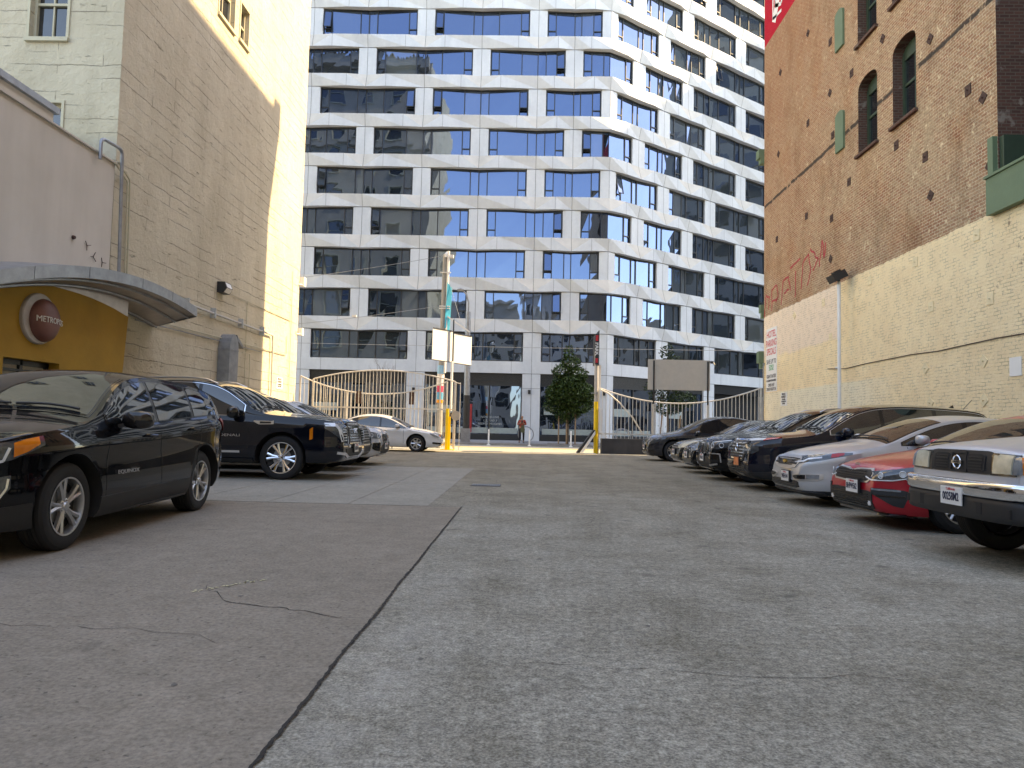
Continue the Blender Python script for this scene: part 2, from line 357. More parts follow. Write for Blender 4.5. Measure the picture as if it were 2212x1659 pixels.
# slabs with joints, beyond the patch
b = MB(); xs = [-10.2,-9.0,-7.9,-6.8,-5.7,-4.6,-3.5,-2.4,-1.3]; ys = [9.64, 13.3, 16.7]
for i in range(len(xs)-1):
    for j in range(2):
        b.box(xs[i]+.007, xs[i+1]-.007, ys[j]+.007, ys[j+1]-.007, -.1, .004)
for i in range(5, len(xs)-1): b.box(xs[i]+.007, xs[i+1]-.007, 16.707, 18.2, -.1, .0035)
o = b.build('concrete_slabs', M_['slab']); tag(o, kind='structure')
# seam between patch and lot, ragged
random.seed(4)
b = MB(); N = 700; L = []
for i in range(N+1):
    y = -1+10.62*i/N; j = noise.noise((0, y*1.3, 0))*.012+noise.noise((3, y*17, 0))*.006
    w1 = .005+.008*abs(noise.noise((7, y*9, 0)))+random.random()*.005; w2 = .004+.008*abs(noise.noise((17, y*9, 0)))+random.random()*.005
    L.append((-.85+j-w1, y, .0075)); L.append((-.85+j+w2, y, .0075))
b.add(L, [(2*i, 2*i+1, 2*i+3, 2*i+2) for i in range(N)])
L = []; N = 120
for i in range(N+1):
    x = -10.1+9.3*i/N; j = noise.noise((x*2, 5, 0))*.02
    L.append((x, 9.62+j-.007, .0085)); L.append((x, 9.62+j+.007, .0085))
b.add(L, [(2*i+1, 2*i, 2*i+2, 2*i+3) for i in range(N)])
# hairline cracks as thin ragged strips
def crack(pts, w):
    P = []
    for k in range(len(pts)-1):
        for t in range(8):
            a = Vector(pts[k]).lerp(Vector(pts[k+1]), t/8); P.append(a+Vector((noise.noise((a.x*5, a.y*5, 1)), noise.noise((a.x*5, a.y*5, 9)), 0))*.09+Vector((noise.noise((a.x*23, a.y*23, 1)), noise.noise((a.x*23, a.y*23, 9)), 0))*.02)
    L = []
    for i, p in enumerate(P):
        d = (P[min(i+1, len(P)-1)]-P[max(i-1, 0)]); nrm = Vector((-d.y, d.x, 0)).normalized()*w*(.22+.38*math.sin(math.pi*i/len(P)))*(.5+random.random())
        zz = .0065 if (p.x < -.86 and p.y < 9.6) else .0025 if p.x > -.8 else .0065; L += [(p.x-nrm.x, p.y-nrm.y, zz), (p.x+nrm.x, p.y+nrm.y, zz)]
    b.add(L, [(2*i, 2*i+1, 2*i+3, 2*i+2) for i in range(len(P)-1) if noise.noise((P[i].x*6, P[i].y*6, 3)) > -.25])
crack([(-.9,4.05,0),(-1.3,4.2,0),(-1.75,4.3,0),(-2.2,4.75,0)], .006)
crack([(-1.2,3.55,0),(-2.0,3.7,0),(-2.9,3.75,0),(-3.6,3.7,0)], .003)
crack([(-.6,3.35,0),(.2,3.4,0),(1.0,3.3,0),(2.4,3.4,0)], .0025)
crack([(-.5,5.6,0),(.8,5.55,0),(2.2,5.4,0),(4.0,5.5,0)], .0025)
crack([(.3,7.6,0),(.75,8.4,0),(1.1,9.4,0)], .003)
crack([(-.85,10.1,0),(-.5,13,0),(-.7,17,0),(-.4,22,0)], .004)
crack([(-3.6,7.0,0),(-2.6,7.2,0),(-1.6,6.9,0)], .003)
o = b.build('pavement_seam', M_['tar']); tag(o, kind='structure')
# scraps of pale paint
random.seed(9); b = MB()
for k in range(46):
    t = random.random(); x = -2.12+t*.34+random.gauss(0,.012); y = 4.55+t*.42+random.gauss(0,.02); r = random.uniform(.003,.012)
    b.add([(x+r*math.cos(a)*random.uniform(.5,1.2), y+r*math.sin(a)*random.uniform(.5,1.6), .0088) for a in [i*1.05 for i in range(6)]], [(0,1,2,3,4,5)])
o = b.build('paint_scraps', plain('pale yellow paint', (.62,.56,.33), .7)); tag(o, kind='structure')
random.seed(12); b = MB()   # stains and gum
for k in range(150):
    x = random.uniform(-9, 9); y = random.uniform(2.2, 26); r = random.uniform(.006, .016); zz = .0065 if x < -.86 and y < 18 else .0025
    if not (-.9 < x < -.8):
        n_ = 9; b.add([(x+r*math.cos(6.283*i/n_)*random.uniform(.7,1.3), y+1.3*r*math.sin(6.283*i/n_)*random.uniform(.7,1.2), zz) for i in range(n_)], [tuple(range(n_))])
o = b.build('ground_stains', plain('grimy stains', (.12,.11,.097), .8, var=.2)); tag(o, kind='structure')
# street beyond the gate
b = MB(); b.box(-120, 120, 33.6, 41.9, -.29, -.05); o = b.build('road', M_['street']); tag(o, kind='structure')
b = MB(); b.box(-120, 120, 29.75, 33.6, -.2, .004); o = b.build('driveway_pavement', M_['street']); tag(o, kind='structure')
b = MB(); b.box(-120, 120, 41.9, 42.15, -.29, .075)
x = -60.0
while x < 60: b.box(x+.01, x+1.49, 42.16, 43.9, -.29, .08); b.box(x+.01, x+1.49, 43.92, 45.9, -.29, .08); b.box(x+.01, x+1.49, 45.92, 51.5, -.29, .08); x += 1.5
b.box(-60, 60, 51.5, 75, -.29, .078)
o = b.build('pavement', M_['walk']); tag(o, kind='structure')
b = MB(); b.box(-120, 120, 33.9, 34.05, -.06, -.042); b.box(-120,120,37.4,37.5,-.06,-.042); b.box(-120,120,37.6,37.7,-.06,-.042); o = b.build('road_line', M_['yellow_paint']); tag(o, kind='structure')
# drain grate
dg = empty('drain_grate', (-.72, 13.2, 0), 'iron drain grate set in the lot pavement in front of the cars', 'drain')
b = MB(); b.box(-1.0,-.45,13.0,13.42,-.02,.006); b.build('frame', M_['black_metal'], dg)
b = MB()
for i in range(13): b.box(-.97+i*.04, -.95+i*.04, 13.04, 13.38, .006, .014)
b.build('slats', M_['grey_metal'], dg)

# ------------------------------------------------------------------ walls with openings
def wall_grid(b, U, Z, holes, fn, mi=0, mf=None):
    """U,Z extents; holes (u0,u1,z0,z1); fn(u,z)->xyz"""
    us = sorted(set([U[0], U[1]]+[h[i] for h in holes for i in (0,1)])); zs = sorted(set([Z[0], Z[1]]+[h[i] for h in holes for i in (2,3)]))
    us = [u for u in us if U[0] <= u <= U[1]]; zs = [z for z in zs if Z[0] <= z <= Z[1]]
    for i in range(len(us)-1):
        for j in range(len(zs)-1):
            cu, cz = (us[i]+us[i+1])/2, (zs[j]+zs[j+1])/2
            if any(h[0] < cu < h[1] and h[2] < cz < h[3] for h in holes): continue
            b.add([fn(us[i],zs[j]), fn(us[i+1],zs[j]), fn(us[i+1],zs[j+1]), fn(us[i],zs[j+1])], [(0,1,2,3)], mi)
def reveals(b, h, fn, mi=0):
    u0,u1,z0,z1 = h
    for p, q in (((u0,z0),(u1,z0)),((u1,z0),(u1,z1)),((u1,z1),(u0,z1)),((u0,z1),(u0,z0))):
        b.add([fn(*p,0), fn(*q,0), fn(*q,1), fn(*p,1)], [(0,1,2,3)], mi)
# ---- left tower
tw = empty('cream_tower', (-20, 24, 0), 'tall cream painted building with sunlit street end on the left of the lot', 'building')
b = MB()
east = lambda u, z, d=0: (-10.2-.22*d, u, z)
eh = [(21.95,23.1,14.2,16.2),(23.6,24.3,14.25,15.55),(21.95,23.1,17.9,19.9),(23.6,24.3,17.9,19.3)]
wall_grid(b, (16.85,31), (-.3,38), eh, east)
for h in eh: reveals(b, h, east)
south = lambda u, z, d=0: (u, 16.85+.24*d, z)
sh = [(-12.62+.07,-11.62,10.45,12.35),(-12.62+.07,-11.62,7.0,8.8),(-12.55,-11.62,14.0,15.9),(-16.5,-15.5,10.45,12.35),(-16.5,-15.5,7.0,8.8),(-16.5,-15.5,14.0,15.9)]
wall_grid(b, (-30,-10.2), (-.3,38), sh, south)
for h in sh: reveals(b, h, south)
b.box(-30,-10.2,16.85,31,37.98,38.05); b.add([(-30,16.85,-.3),(-30,31,-.3),(-30,31,38),(-30,16.85,38)], [(3,2,1,0)])
# parapet cornice, roof tiles
b.build('wall', M_['cream'], tw)
b = MB(); b.box(-30.3,-10.6,31,31.9,37.2,38.2); 
for i in range(50): b.lathe([(.12,-.1),(.12,1.0)], (-30+i*.39, 31, 38.25), 'y', 6)
b.build('cornice', M_['brown_stone'], tw)
# street side of tower (seen in the glass opposite)
north = lambda u, z, d=0: (u, 31+.0-.3*d, z)
nh = [(-29.2+i*2.9, -29.2+i*2.9+1.5, 1.2+j*3.6 if j else .6, 1.2+j*3.6+2.2) for i in range(7) for j in range(10)]
nh = [h for h in nh if h[1] < -10.8]
b = MB(); wall_grid(b, (-30,-10.2), (-.3,38), nh, north)
for h in nh: reveals(b, h, north)
for j in (1, 4, 8): b.box(-30,-10.65,31,31.35,.3+j*3.6,.75+j*3.6)
b.build('street_facade', M_['brown_stone'], tw)
def sash(name, parent, fn, u0,u1,z0,z1, mat=M_['cream_trim'], n=2, ft=.07, rail=.5):
    """double hung window in plane fn(u,z,d); d=1 is the back of the reveal"""
    def bx(b, a0,a1,c0,c1,d0,d1):
        P = [fn(a0,c0,d0),fn(a1,c0,d0),fn(a1,c1,d0),fn(a0,c1,d0),fn(a0,c0,d1),fn(a1,c0,d1),fn(a1,c1,d1),fn(a0,c1,d1)]
        b.add(P, [(0,1,2,3),(7,6,5,4),(0,4,5,1),(1,5,6,2),(2,6,7,3),(3,7,4,0)])
    b = MB(); zr = z0+(z1-z0)*rail
    bx(b,u0,u0+ft,z0,z1,.55,.97); bx(b,u1-ft,u1,z0,z1,.55,.97); bx(b,u0+ft,u1-ft,z1-ft,z1,.55,.97); bx(b,u0+ft,u1-ft,z0,z0+ft,.55,.97)
    bx(b,u0+ft,u1-ft,zr-.03,zr+.03,.6,.96)
    for k in range(1, n):
        uc = u0+(u1-u0)*k/n; bx(b,uc-.018,uc+.018,z0+ft,zr-.03,.7,.94); bx(b,uc-.018,uc+.018,zr+.03,z1-ft,.7,.94)
    w_ = b.build('window', mat, parent)
    b = MB(); b.add([fn(u0+.02,z0+.02,.9),fn(u1-.02,z0+.02,.9),fn(u1-.02,z1-.02,.9),fn(u0+.02,z1-.02,.9)], [(0,1,2,3)])
    b.build('pane', M_['oldglass'], w_)
    b = MB(); e = .08; bx(b,u0-e,u1+e,z0-.1,z0,-.35,.6); bx(b,u0-.07,u0-.002,z0,z1+.07,-.12,.1); bx(b,u1+.002,u1+.07,z0,z1+.07,-.12,.1); bx(b,u0-.002,u1+.002,z1+.002,z1+.07,-.12,.1)
    b.build('sill', mat, w_)
    return w_
for h in eh: sash('window', tw, east, *h, n=2 if h[1]-h[0] > 1 else 1)
for h in sh: sash('window', tw, south, *h)
proto = None
for h in nh:
    if proto is None:
        proto = (sash('window', tw, north, *h, n=1), h)
    else:
        if h[3]-h[2] != proto[1][3]-proto[1][2]: sash('window', tw, north, *h, n=1); continue
        c = copy_tree(proto[0], tw); c.location = (h[0]-proto[1][0], 0, h[2]-proto[1][2])
# ---- annex
an = empty('stucco_annex', (-12, 8, 0), 'low lavender beige stucco annex with grey roof coping at the left', 'building')
b = MB(); b.box(-20,-10.0,-12,16.5,-.3,7.15); b.box(-20,-10.8,-12,15.4,7.15,7.9)
b.build('wall', M_['stucco'], an)
b = MB(); b.box(-20.1,-10.72,-12.1,15.5,7.905,8.05); b.build('coping', M_['grey_metal'], an)
b = MB(); b.box(-20.0,-9.95,-12.1,16.55,7.153,7.19); b.build('parapet_trim', M_['stucco'], an)
# scars on the stucco
b = MB()
for (y, z) in ((15.1,5.0),): b.lathe([(0,.05),(.035,.05),(.05,0)], (-9.99,y,z), 'x', 8)
for (y, z, a) in ((15.6,4.95,.3),(15.85,4.75,1.2),(16.2,4.7,.1)):
    for k in range(3): b.bar((-9.99,y,z),(-9.97,y+.12*math.cos(a+k*2.1),z+.12*math.sin(a+k*2.1)),.012)
b.build('bolt_scars', M_['rust'], an)

# mustard entrance with arched canopy
def arcz(y, zc=4.34, yc=16.4, R2=27.6): return zc-(y-yc)**2/R2
en = empty('entrance_front', (-9.9, 13.5, 0), 'mustard yellow entrance wall under the curved metal canopy', 'entrance')
ya, yb = 7.0, 16.93
def wall_end(z): return 17.75+.4*max(0, min(1, (z-.2)/3.7))
b = MB(); N = 24
dz0, dy0, dy1 = 2.18, 12.92, 14.5
def mz(y): return 3.75-(y-14.8)**2/(21 if y > 14.8 else 60)
P = []
for side, xx in ((0,-9.72),(1,-10.15)):
    pass
cols = [ya+(dy0-ya)*i/6 for i in range(6)]+[dy0+(dy1-dy0)*i/8 for i in range(8)]+[dy1+(16.62-dy1)*i/8 for i in range(9)]
for i in range(len(cols)-1):
    y0, y1 = cols[i], cols[i+1]
    zb = dz0 if dy0 <= (y0+y1)/2 <= dy1 else 0
    last = i == len(cols)-2
    zt0, zt1 = mz(y0), mz(y1)
    if last: b.add([(-9.72,y0,zb),(-9.72,16.62,zb),(-9.72,16.93,mz(16.93)),(-9.72,y0,zt0)], [(0,1,2,3)]); b.add([(-9.72,16.62,0),(-10.19,16.62,0),(-10.19,16.93,mz(16.93)),(-9.72,16.93,mz(16.93))], [(0,1,2,3)])
    else: b.add([(-9.72,y0,zb),(-9.72,y1,zb),(-9.72,y1,zt1),(-9.72,y0,zt0)], [(0,1,2,3)])
for (y) in (dy0, dy1): b.add([(-9.72,y,0),(-10.1,y,0),(-10.1,y,dz0),(-9.72,y,dz0)], [(0,1,2,3)])
b.add([(-9.72,dy0,dz0),(-9.72,dy1,dz0),(-10.1,dy1,dz0),(-10.1,dy0,dz0)], [(0,1,2,3)])
b.build('wall', M_['mustard'], en)
b = MB(); L_ = []
for i in range(31):
    y = ya+(16.93-ya)*i/30; L_ += [(-9.735, y, mz(y)-.02), (-9.735, y, 4.34-(y-16.4)**2/27.6-.38)]
b.add(L_, [(2*i, 2*i+2, 2*i+3, 2*i+1) for i in range(30)]); b.build('arch_band', plain('pale metal arch band', (.45,.41,.39), .4, .5, .2, 2), en)
b = MB(); b.box(-10.08,-10.02,dy0,dy1,0,dz0); b.build('door_glass', M_['oldglass'], en)
b = MB()
for y in (dy0+.04, 13.7, dy1-.04): b.box(-10.02,-9.94,y-.04,y+.04,0,dz0)
b.box(-10.02,-9.94,dy0,dy1,dz0-.1,dz0-.005); b.box(-10.02,-9.93,dy0,dy1,1.95,2.0)
b.build('door_frame', M_['dark_frame'], en)
# canopy
cn = empty('arched_canopy', (-9.4, 15, 3.4), 'curved grey sheet metal canopy over the mustard entrance', 'canopy')
N = 40; y0, y1 = 7.6, 18.95
def strip(b, xa, za, xb, zb, mi=0, flip=False):
    V_ = []
    for i in range(N+1):
        y = y0+(y1-y0)*i/N; V_ += [(xa,y,arcz(y)+za),(xb,y,arcz(y)+zb)]
    b.add(V_, [((2*i,2*i+2,2*i+3,2*i+1) if not flip else (2*i,2*i+1,2*i+3,2*i+2)) for i in range(N)], mi)
b = MB(); strip(b,-9.0,0,-9.0,-.24); strip(b,-9.0,-.24,-9.04,-.24); strip(b,-9.04,-.24,-9.04,-.02); strip(b,-9.0,0,-10.19,.06); 
b.add([(-9.0,y1,arcz(y1)),(-9.0,y1,arcz(y1)-.24),(-10.19,y1,arcz(y1)-.55),(-10.19,y1,arcz(y1)+.06)], [(0,1,2,3)])
for y in (8.6,10.7,12.6,14.2,16.2,17.6): b.box(-8.997,-8.992,y-.006,y+.006,arcz(y)-.24,arcz(y))
b.build('fascia', M_['grey_metal'], cn, smooth=True)
b = MB(); strip(b,-9.04,-.2,-10.19,-.55)
b.build('soffit', plain('brushed soffit metal', (.34,.30,.28), .3, .75, .2, 2), cn, smooth=True)
b = MB()
for xx, dz in ((-9.25,-.28),(-9.6,-.39),(-10.1,-.54)):
    b.tube([(xx,y0+(y1-y0)*i/N,arcz(y0+(y1-y0)*i/N)+dz) for i in range(N+1)], .03, 6)
b.build('rib', M_['grey_metal'], cn, smooth=True)
# round sign
sg = empty('round_sign', (-9.7, 13.76, 3.01), 'round red domed sign reading METROPOL on the mustard wall', 'sign')
b = MB(); b.lathe([(0,.07),(.485,.07),(.505,.05),(.505,0)], (-9.72,13.76,3.01), 'x', 40); b.build('backing_disc', plain('dull metal disc', (.46,.43,.41), .45), sg, smooth=True)
b = MB(); cy, cz = 13.86, 2.99
pr_ = [(.43*math.sin(a*math.pi/2/10), .07+.17*math.cos(a*math.pi/2/10)) for a in range(11)]
b.lathe(pr_, (-9.72,cy,cz), 'x', 40)
dome = b.build('dome', plain('red brown sign paint', (.20,.085,.07), .45, .2, .1), sg, smooth=True)
def dome_x(dy, dz):
    r = min(.425, math.hypot(dy, dz)); return -9.72+.07+.17*math.sqrt(max(0, 1-(r/.43)**2))+.012
cu = text_mesh('METROPOLIS', .165, M_['sign_white'], 'lettering', sg, Matrix.Identity(4), ext=.004, bold=.0, xs=.92)
for v in cu.data.vertices:
    dy = v.co.x+.07; dz = v.co.y+.0; v.co = Vector((dome_x(dy, dz)+v.co.z+9.7, cy+dy-13.76, cz+dz-3.01))
cu.data.flip_normals()
# ---- services on the left wall
def pipe(name, pts, r, label, cat='pipe', mat=M_['grey_metal'], group=None, clamps=()):
    b = MB(); P = []
    pts = [Vector(p) for p in pts]
    for i, p in enumerate(pts):      # rounded bends
        if 0 < i < len(pts)-1:
            a = (pts[i-1]-p); c = (pts[i+1]-p); d = min(3*r+.03, a.length*.4, c.length*.4); a.normalize(); c.normalize()
            for t in (0,.25,.5,.75,1): P.append(((p+a*d).lerp(p, t)).lerp(p.lerp(p+c*d, t), t))
        else: P.append(p)
    b.tube(P, r, 8)
    for c in clamps: b.box(-10.2,-10.2+.06+2*r+.04,c[0]-.025,c[0]+.025,c[1]-.16,c[1]+.16)
    return tag(b.build(name, mat, smooth=True), label, cat, group)
pipe('drain_pipe', [(-10.1,18.95,4.5),(-10.1,27.75,4.47),(-10.1,27.85,.0)], .038, 'thick white pipe running level from the canopy then down the cream wall', clamps=[(20.6,4.5),(22.4,4.5),(24.6,4.49),(26.6,4.48)], mat=plain('pale pipe paint', (.5,.5,.47), .5))
pipe('conduit', [(-10.15,18.0,3.72),(-10.15,23.5,3.8),(-10.15,29.5,3.86),(-10.15,29.5,4.65)], .018, 'upper of two thin conduits crossing the cream wall below the big pipe', 'conduit', mat=M_['cream_trim'])
pipe('conduit', [(-10.15,18.0,3.62),(-10.15,23.5,3.69),(-10.15,26.8,3.7)], .014, 'lower of two thin conduits crossing the cream wall below the big pipe', 'conduit')
pipe('riser_pipe', [(-9.9,15.75,7.0),(-9.9,15.75,7.5),(-9.9,16.6,7.55),(-9.9,16.75,4.3)], .04, 'grey vent pipe hooked over the annex roof edge and running down', clamps=())
pipe('conduit', [(-9.94,16.4,7.15),(-10.14,17.3,7.0),(-10.14,17.42,4.2)], .02, 'left one of the paired pale conduits beside the grey vent pipe', 'conduit', mat=M_['cream_trim'])
pipe('conduit', [(-9.94,16.5,7.22),(-10.14,17.4,7.08),(-10.14,17.52,4.2)], .02, 'right one of the paired pale conduits beside the grey vent pipe', 'conduit', mat=M_['cream_trim'])
pipe('conduit', [(-10.16,23.2,5.37),(-10.16,29.9,5.37)], .012, 'thin wire conduit running right from the black wall lamp', 'conduit', mat=M_['cream_trim'])
pipe('conduit', [(-10.16,25.2,5.37),(-10.16,25.3,0.3)], .012, 'thin upright conduit dropping behind the grey duct hood', 'conduit', mat=M_['cream_trim'])
pipe('conduit', [(-10.14,24.9,3.5),(-10.14,25.6,3.5),(-10.14,25.7,.3)], .015, 'short bent conduit right of the grey duct', 'conduit', mat=M_['cream_trim'])
pipe('conduit', [(-10.14,29.9,7.5),(-10.14,30.0,.3)], .015, 'upright conduit near the street corner of the cream wall', 'conduit', mat=M_['cream_trim'])
dt = empty('vent_duct', (-10, 23.5, 0), 'square grey metal duct with hooded outlet on the cream wall', 'duct')
b = MB(); b.box(-10.19,-9.8,23.05,23.75,0,3.45); b.box(-10.195,-9.79,23.04,23.76,2.3,2.34); b.box(-10.195,-9.79,23.04,23.76,3.4,3.44)
b.build('shaft', M_['grey_metal'], dt)
b = MB(); P = []
for i in range(9): a = math.pi*i/8; P.append((-9.8, 23.75-.0-(.35-.35*math.cos(a))*1.0+.0, 3.45+.5*math.sin(a)))
P = [(-10.19, p[1], p[2]) for p in P]; b.prism(P, (.39,0,0)); b.prism([(-10.19,23.7,3.75),(-10.19,24.15,3.55),(-10.19,24.15,3.63),(-10.19,23.6,3.95)], (.39,0,0))
b.build('hood', M_['grey_metal'], dt)
wl = empty('wall_lamp', (-10.1, 23.0, 5.4), 'black boxy flood lamp on the cream wall', 'lamp')
b = MB(); b.prism([(-10.19,22.75,5.25),(-10.19,22.75,5.6),(-9.95,22.75,5.6),(-9.88,22.75,5.42),(-9.98,22.75,5.25)], (0,.5,0)); b.build('housing', M_['black_metal'], wl)
b = MB(); b.add([(-9.94,22.8,5.58),(-9.87,22.8,5.42),(-9.87,23.2,5.42),(-9.94,23.2,5.58)], [(0,1,2,3)]); b.add([(-9.872,22.79,5.40),(-9.97,22.79,5.26),(-9.97,23.21,5.26),(-9.872,23.21,5.40)], [(0,1,2,3)]); b.build('lens', M_['sign_white'], wl)  # lens coloured white for the sun reflected in its glass
for (z, lb, s_) in ((4.9,'small white flood lamp at the street corner of the cream wall',.16),(7.1,'pale junction box high on the street corner of the cream wall',.2)):
    b = MB(); b.box(-10.2,-10.0,31.0,31.0+s_*1.5,z,z+s_*2); b.bar((-10.19,30.85,z+.05),(-10.0,31.1,z+.05),.04)
    tag(b.build('corner_fixture', M_['sign_white']), lb, 'fixture')
def notice(name, xw, y0, y1, z0, z1, side, lines, label, border=True):
    e = empty(name, (xw, (y0+y1)/2, z0), label, 'sign')
    b = MB(); b.box(min(xw, xw+side*.02), max(xw, xw+side*.02), y0, y1, z0, z1); b.build('plate', M_['sign_white'], e)
    for (t, z, sz, mt, xs) in lines:
        xd = (0,1,0) if side > 0 else (0,-1,0)
        Mx = frame_mat((xw+side*.023, (y0+y1)/2, z), xd, (0,0,1))
        text_mesh(t, sz, mt, 'lettering', e, Mx, ext=.001, bold=.004, local=False, xs=xs)
    return e
notice('notice_sign', -10.2, 28.6, 29.3, 2.4, 2.88, 1, [('PRIVATE',2.80,.12,M_['black_text'],1),('PROPERTY',2.69,.11,M_['black_text'],1),('NO PARKING',2.58,.08,M_['black_text'],1),('TOW AWAY',2.50,.08,M_['black_text'],1)], 'small white private property notice on the sunlit cream wall')

M_['paintplate'] = plain('painted iron plate', (.78,.64,.41), .7)
# ---- brick building
bk = empty('brick_building', (20, 20, 0), 'tall old brick building with cream painted base on the right of the lot', 'building')
west = lambda u, z, d=0: (10.27+.42*d, u, z)
WT = 32.5
bw = []
for fl in range(5):
    for (a, c) in ((20.9,22.12),(18.78,20.0)):
        bw.append((a, c, 9.85+fl*3.55, 9.85+fl*3.55+2.35))
b = MB(); wall_grid(b, (15.55,31), (-.3,WT), bw, west)
ARC = .33
for h in bw:
    u0,u1,z0,z1 = h; zs = z1-ARC; N = 10; uc = (u0+u1)/2; hw = (u1-u0)/2
    arc = [(uc-hw*math.cos(math.pi*i/N), zs+ARC*math.sin(math.pi*i/N)**.8) for i in range(N+1)]
    for i in range(N):
        (a, za), (c, zc) = arc[i], arc[i+1]
        b.add([west(a,za,0), west(c,zc,0), west(c,z1,0), west(a,z1,0)], [(0,1,2,3)])
        b.add([west(a,za,0), west(a,za,1), west(c,zc,1), west(c,zc,0)], [(0,1,2,3)], 1)
    for p, q in (((u0,z0),(u1,z0)),((u1,z0),(u1,zs)),((u0,zs),(u0,z0))):
        b.add([west(*p,0), west(*q,0), west(*q,1), west(*p,1)], [(0,1,2,3)], 1)
b.add([(30,31,-.3),(10.27,31,-.3),(10.27,31,WT),(30,31,WT)], [(0,1,2,3)], 1)
b.add([(10.27,9,WT),(30,9,WT),(30,31,WT),(10.27,31,WT)], [(0,1,2,3)], 1)
b.add([(30,-25,-.3),(30,31,-.3),(30,31,WT),(30,-25,WT)], [(0,1,2,3)], 1)
# light well
b.add([(10.27,15.55,6.3),(14.5,15.55,6.3),(14.5,15.55,WT),(10.27,15.55,WT)], [(0,1,2,3)], 1)
b.add([(14.5,9,6.3),(14.5,15.55,6.3),(14.5,15.55,WT),(14.5,9,WT)], [(0,1,2,3)], 1)
b.add([(10.27,9,6.3),(14.5,9,6.3),(14.5,9,WT),(10.27,9,WT)], [(3,2,1,0)], 1)
b.add([(10.27,9,6.3),(14.5,9,6.3),(14.5,15.55,6.3),(10.27,15.55,6.3)], [(0,1,2,3)], 1)
b.add([(10.27,9,-.3),(10.27,15.55,-.3),(10.27,15.55,6.3),(10.27,9,6.3)], [(0,1,2,3)], 0)
b.add([(10.27,-25,-.3),(10.27,9,-.3),(10.27,9,WT),(10.27,-25,WT)], [(0,1,2,3)], 0)
b.build('wall', [M_['brick'], M_['shaded_brick']], bk)
b = MB(); 
b.box(10.1,10.268,9,15.72,6.0,6.82); b.box(10.06,10.268,9,15.74,6.82,6.88); b.box(10.16,10.268,15.56,15.74,6.88,7.75)
b.build('well_parapet', M_['green_paint'], bk)
b = MB(); b.box(10.3,14.4,15.4,15.54,6.31,7.72); b.build('well_panel', M_['dark_green'], bk)
for (z, p, h) in ((4.1,.35,.5),(6.3,.25,.35),(13.2,.4,.4),(31.4,.7,1.1)): b = MB(); b.box(10.27-p*.6,30,31,31+p,z,z+h); b.box(10.27-p*.4,30,31,31+p*.7,z-.25,z-.001); b.build('cornice', M_['green_paint'], bk)
# window frames in the arched openings
def arch_window(h):
    u0,u1,z0,z1 = h; zs = z1-ARC; uc = (u0+u1)/2; hw = (u1-u0)/2
    b = MB(); X = 10.27+.28
    b.box(X,X+.12,u0,u0+.1,z0,zs+.05); b.box(X,X+.12,u1-.1,u1,z0,zs+.05); b.box(X,X+.12,u0+.1,u1-.1,z0,z0+.1); b.box(X+.02,X+.1,u0+.1,u1-.1,(z0+z1)/2-.04,(z0+z1)/2+.04)
    b.box(X+.03,X+.1,uc-.02,uc+.02,z0+.1,zs)
    N = 10; P = [(X+.01,uc-hw*math.cos(math.pi*i/N), zs-.02+ARC*math.sin(math.pi*i/N)**.8) for i in range(N+1)]
    b.prism([(X+.01,u0+.1,zs-.1),(X+.01,u1-.1,zs-.1)]+P[::-1][1:-1] if 0 else [(X+.01,u1,zs-.12)]+P[::-1]+[(X+.01,u0,zs-.12)], (.06,0,0))
    w_ = b.build('window', M_['dark_green'], bk)
    b = MB(); b.box(X+.06,X+.075,u0+.08,u1-.08,z0+.08,zs-.1); b.build('pane', M_['oldglass'], w_)
    b = MB(); b.box(10.17,X,u0-.08,u1+.08,z0-.09,z0-.002); b.build('sill', M_['shaded_brick'], w_)
for h in bw: arch_window(h)
def shutter(y0,y1,z0,z1):
    N = 8; uc=(y0+y1)/2; hw=(y1-y0)/2
    P = [(10.2,y0,z0),(10.2,y1,z0)]+[(10.2,uc+hw*math.cos(math.pi*i/N), z1-.16+.16*math.sin(math.pi*i/N)) for i in range(N+1)]
    MB().prism(P, (.068,0,0)).build('blind_window', M_['green_paint'], bk)
for z in (10.5,14.0,17.5): shutter(23.05,23.65,z,z+1.35)
pl = [(26.09,16.1,1),(24.14,14.68,0),(29.0,16.07,1),(22.54,12.74,0),(24.19,12.88,1),(26.1,12.64,0),(23.96,11.29,0),(29.22,12.68,1),(20.54,12.77,1),(18.1,11.39,1),(16.56,9.28,0),(16.02,8.84,1),(19.82,9.26,0),(18.38,8.37,0),(15.83,7.19,1),(22.76,9.24,0),(18.16,7.27,1),(26.26,9.16,0),(24.08,8.43,0),(29.39,9.12,0),(24.17,7.05,1)]
pl2 = [(18.91,5.72,0),(21.43,5.73,0),(16.32,5.74,0),(24.77,5.66,0),(27.45,5.62,1),(18.19,4.39,0),(15.88,4.18,0),(16.15,2.81,1),(18.49,2.84,1),(24.19,4.37,0),(16.16,1.93,1),(18.28,1.94,1)]
for k, (y, z, dia) in enumerate(pl+pl2):
    b = MB(); a = math.pi/4*dia+.08*math.sin(k*3.1); s_ = .11
    ay = Vector((0, math.cos(a), math.sin(a)))*s_; az_ = Vector((0, -math.sin(a), math.cos(a)))*s_*(1.15 if not dia else 1)
    b.obox((10.26,y,z), (.010,0,0), ay, az_); b.lathe([(0,-.035),(.018,-.035),(.022,0)], (10.25,y,z), 'x', 6)
    b.build('anchor_plate', M_['rust'] if k < len(pl) else M_['paintplate'], bk)
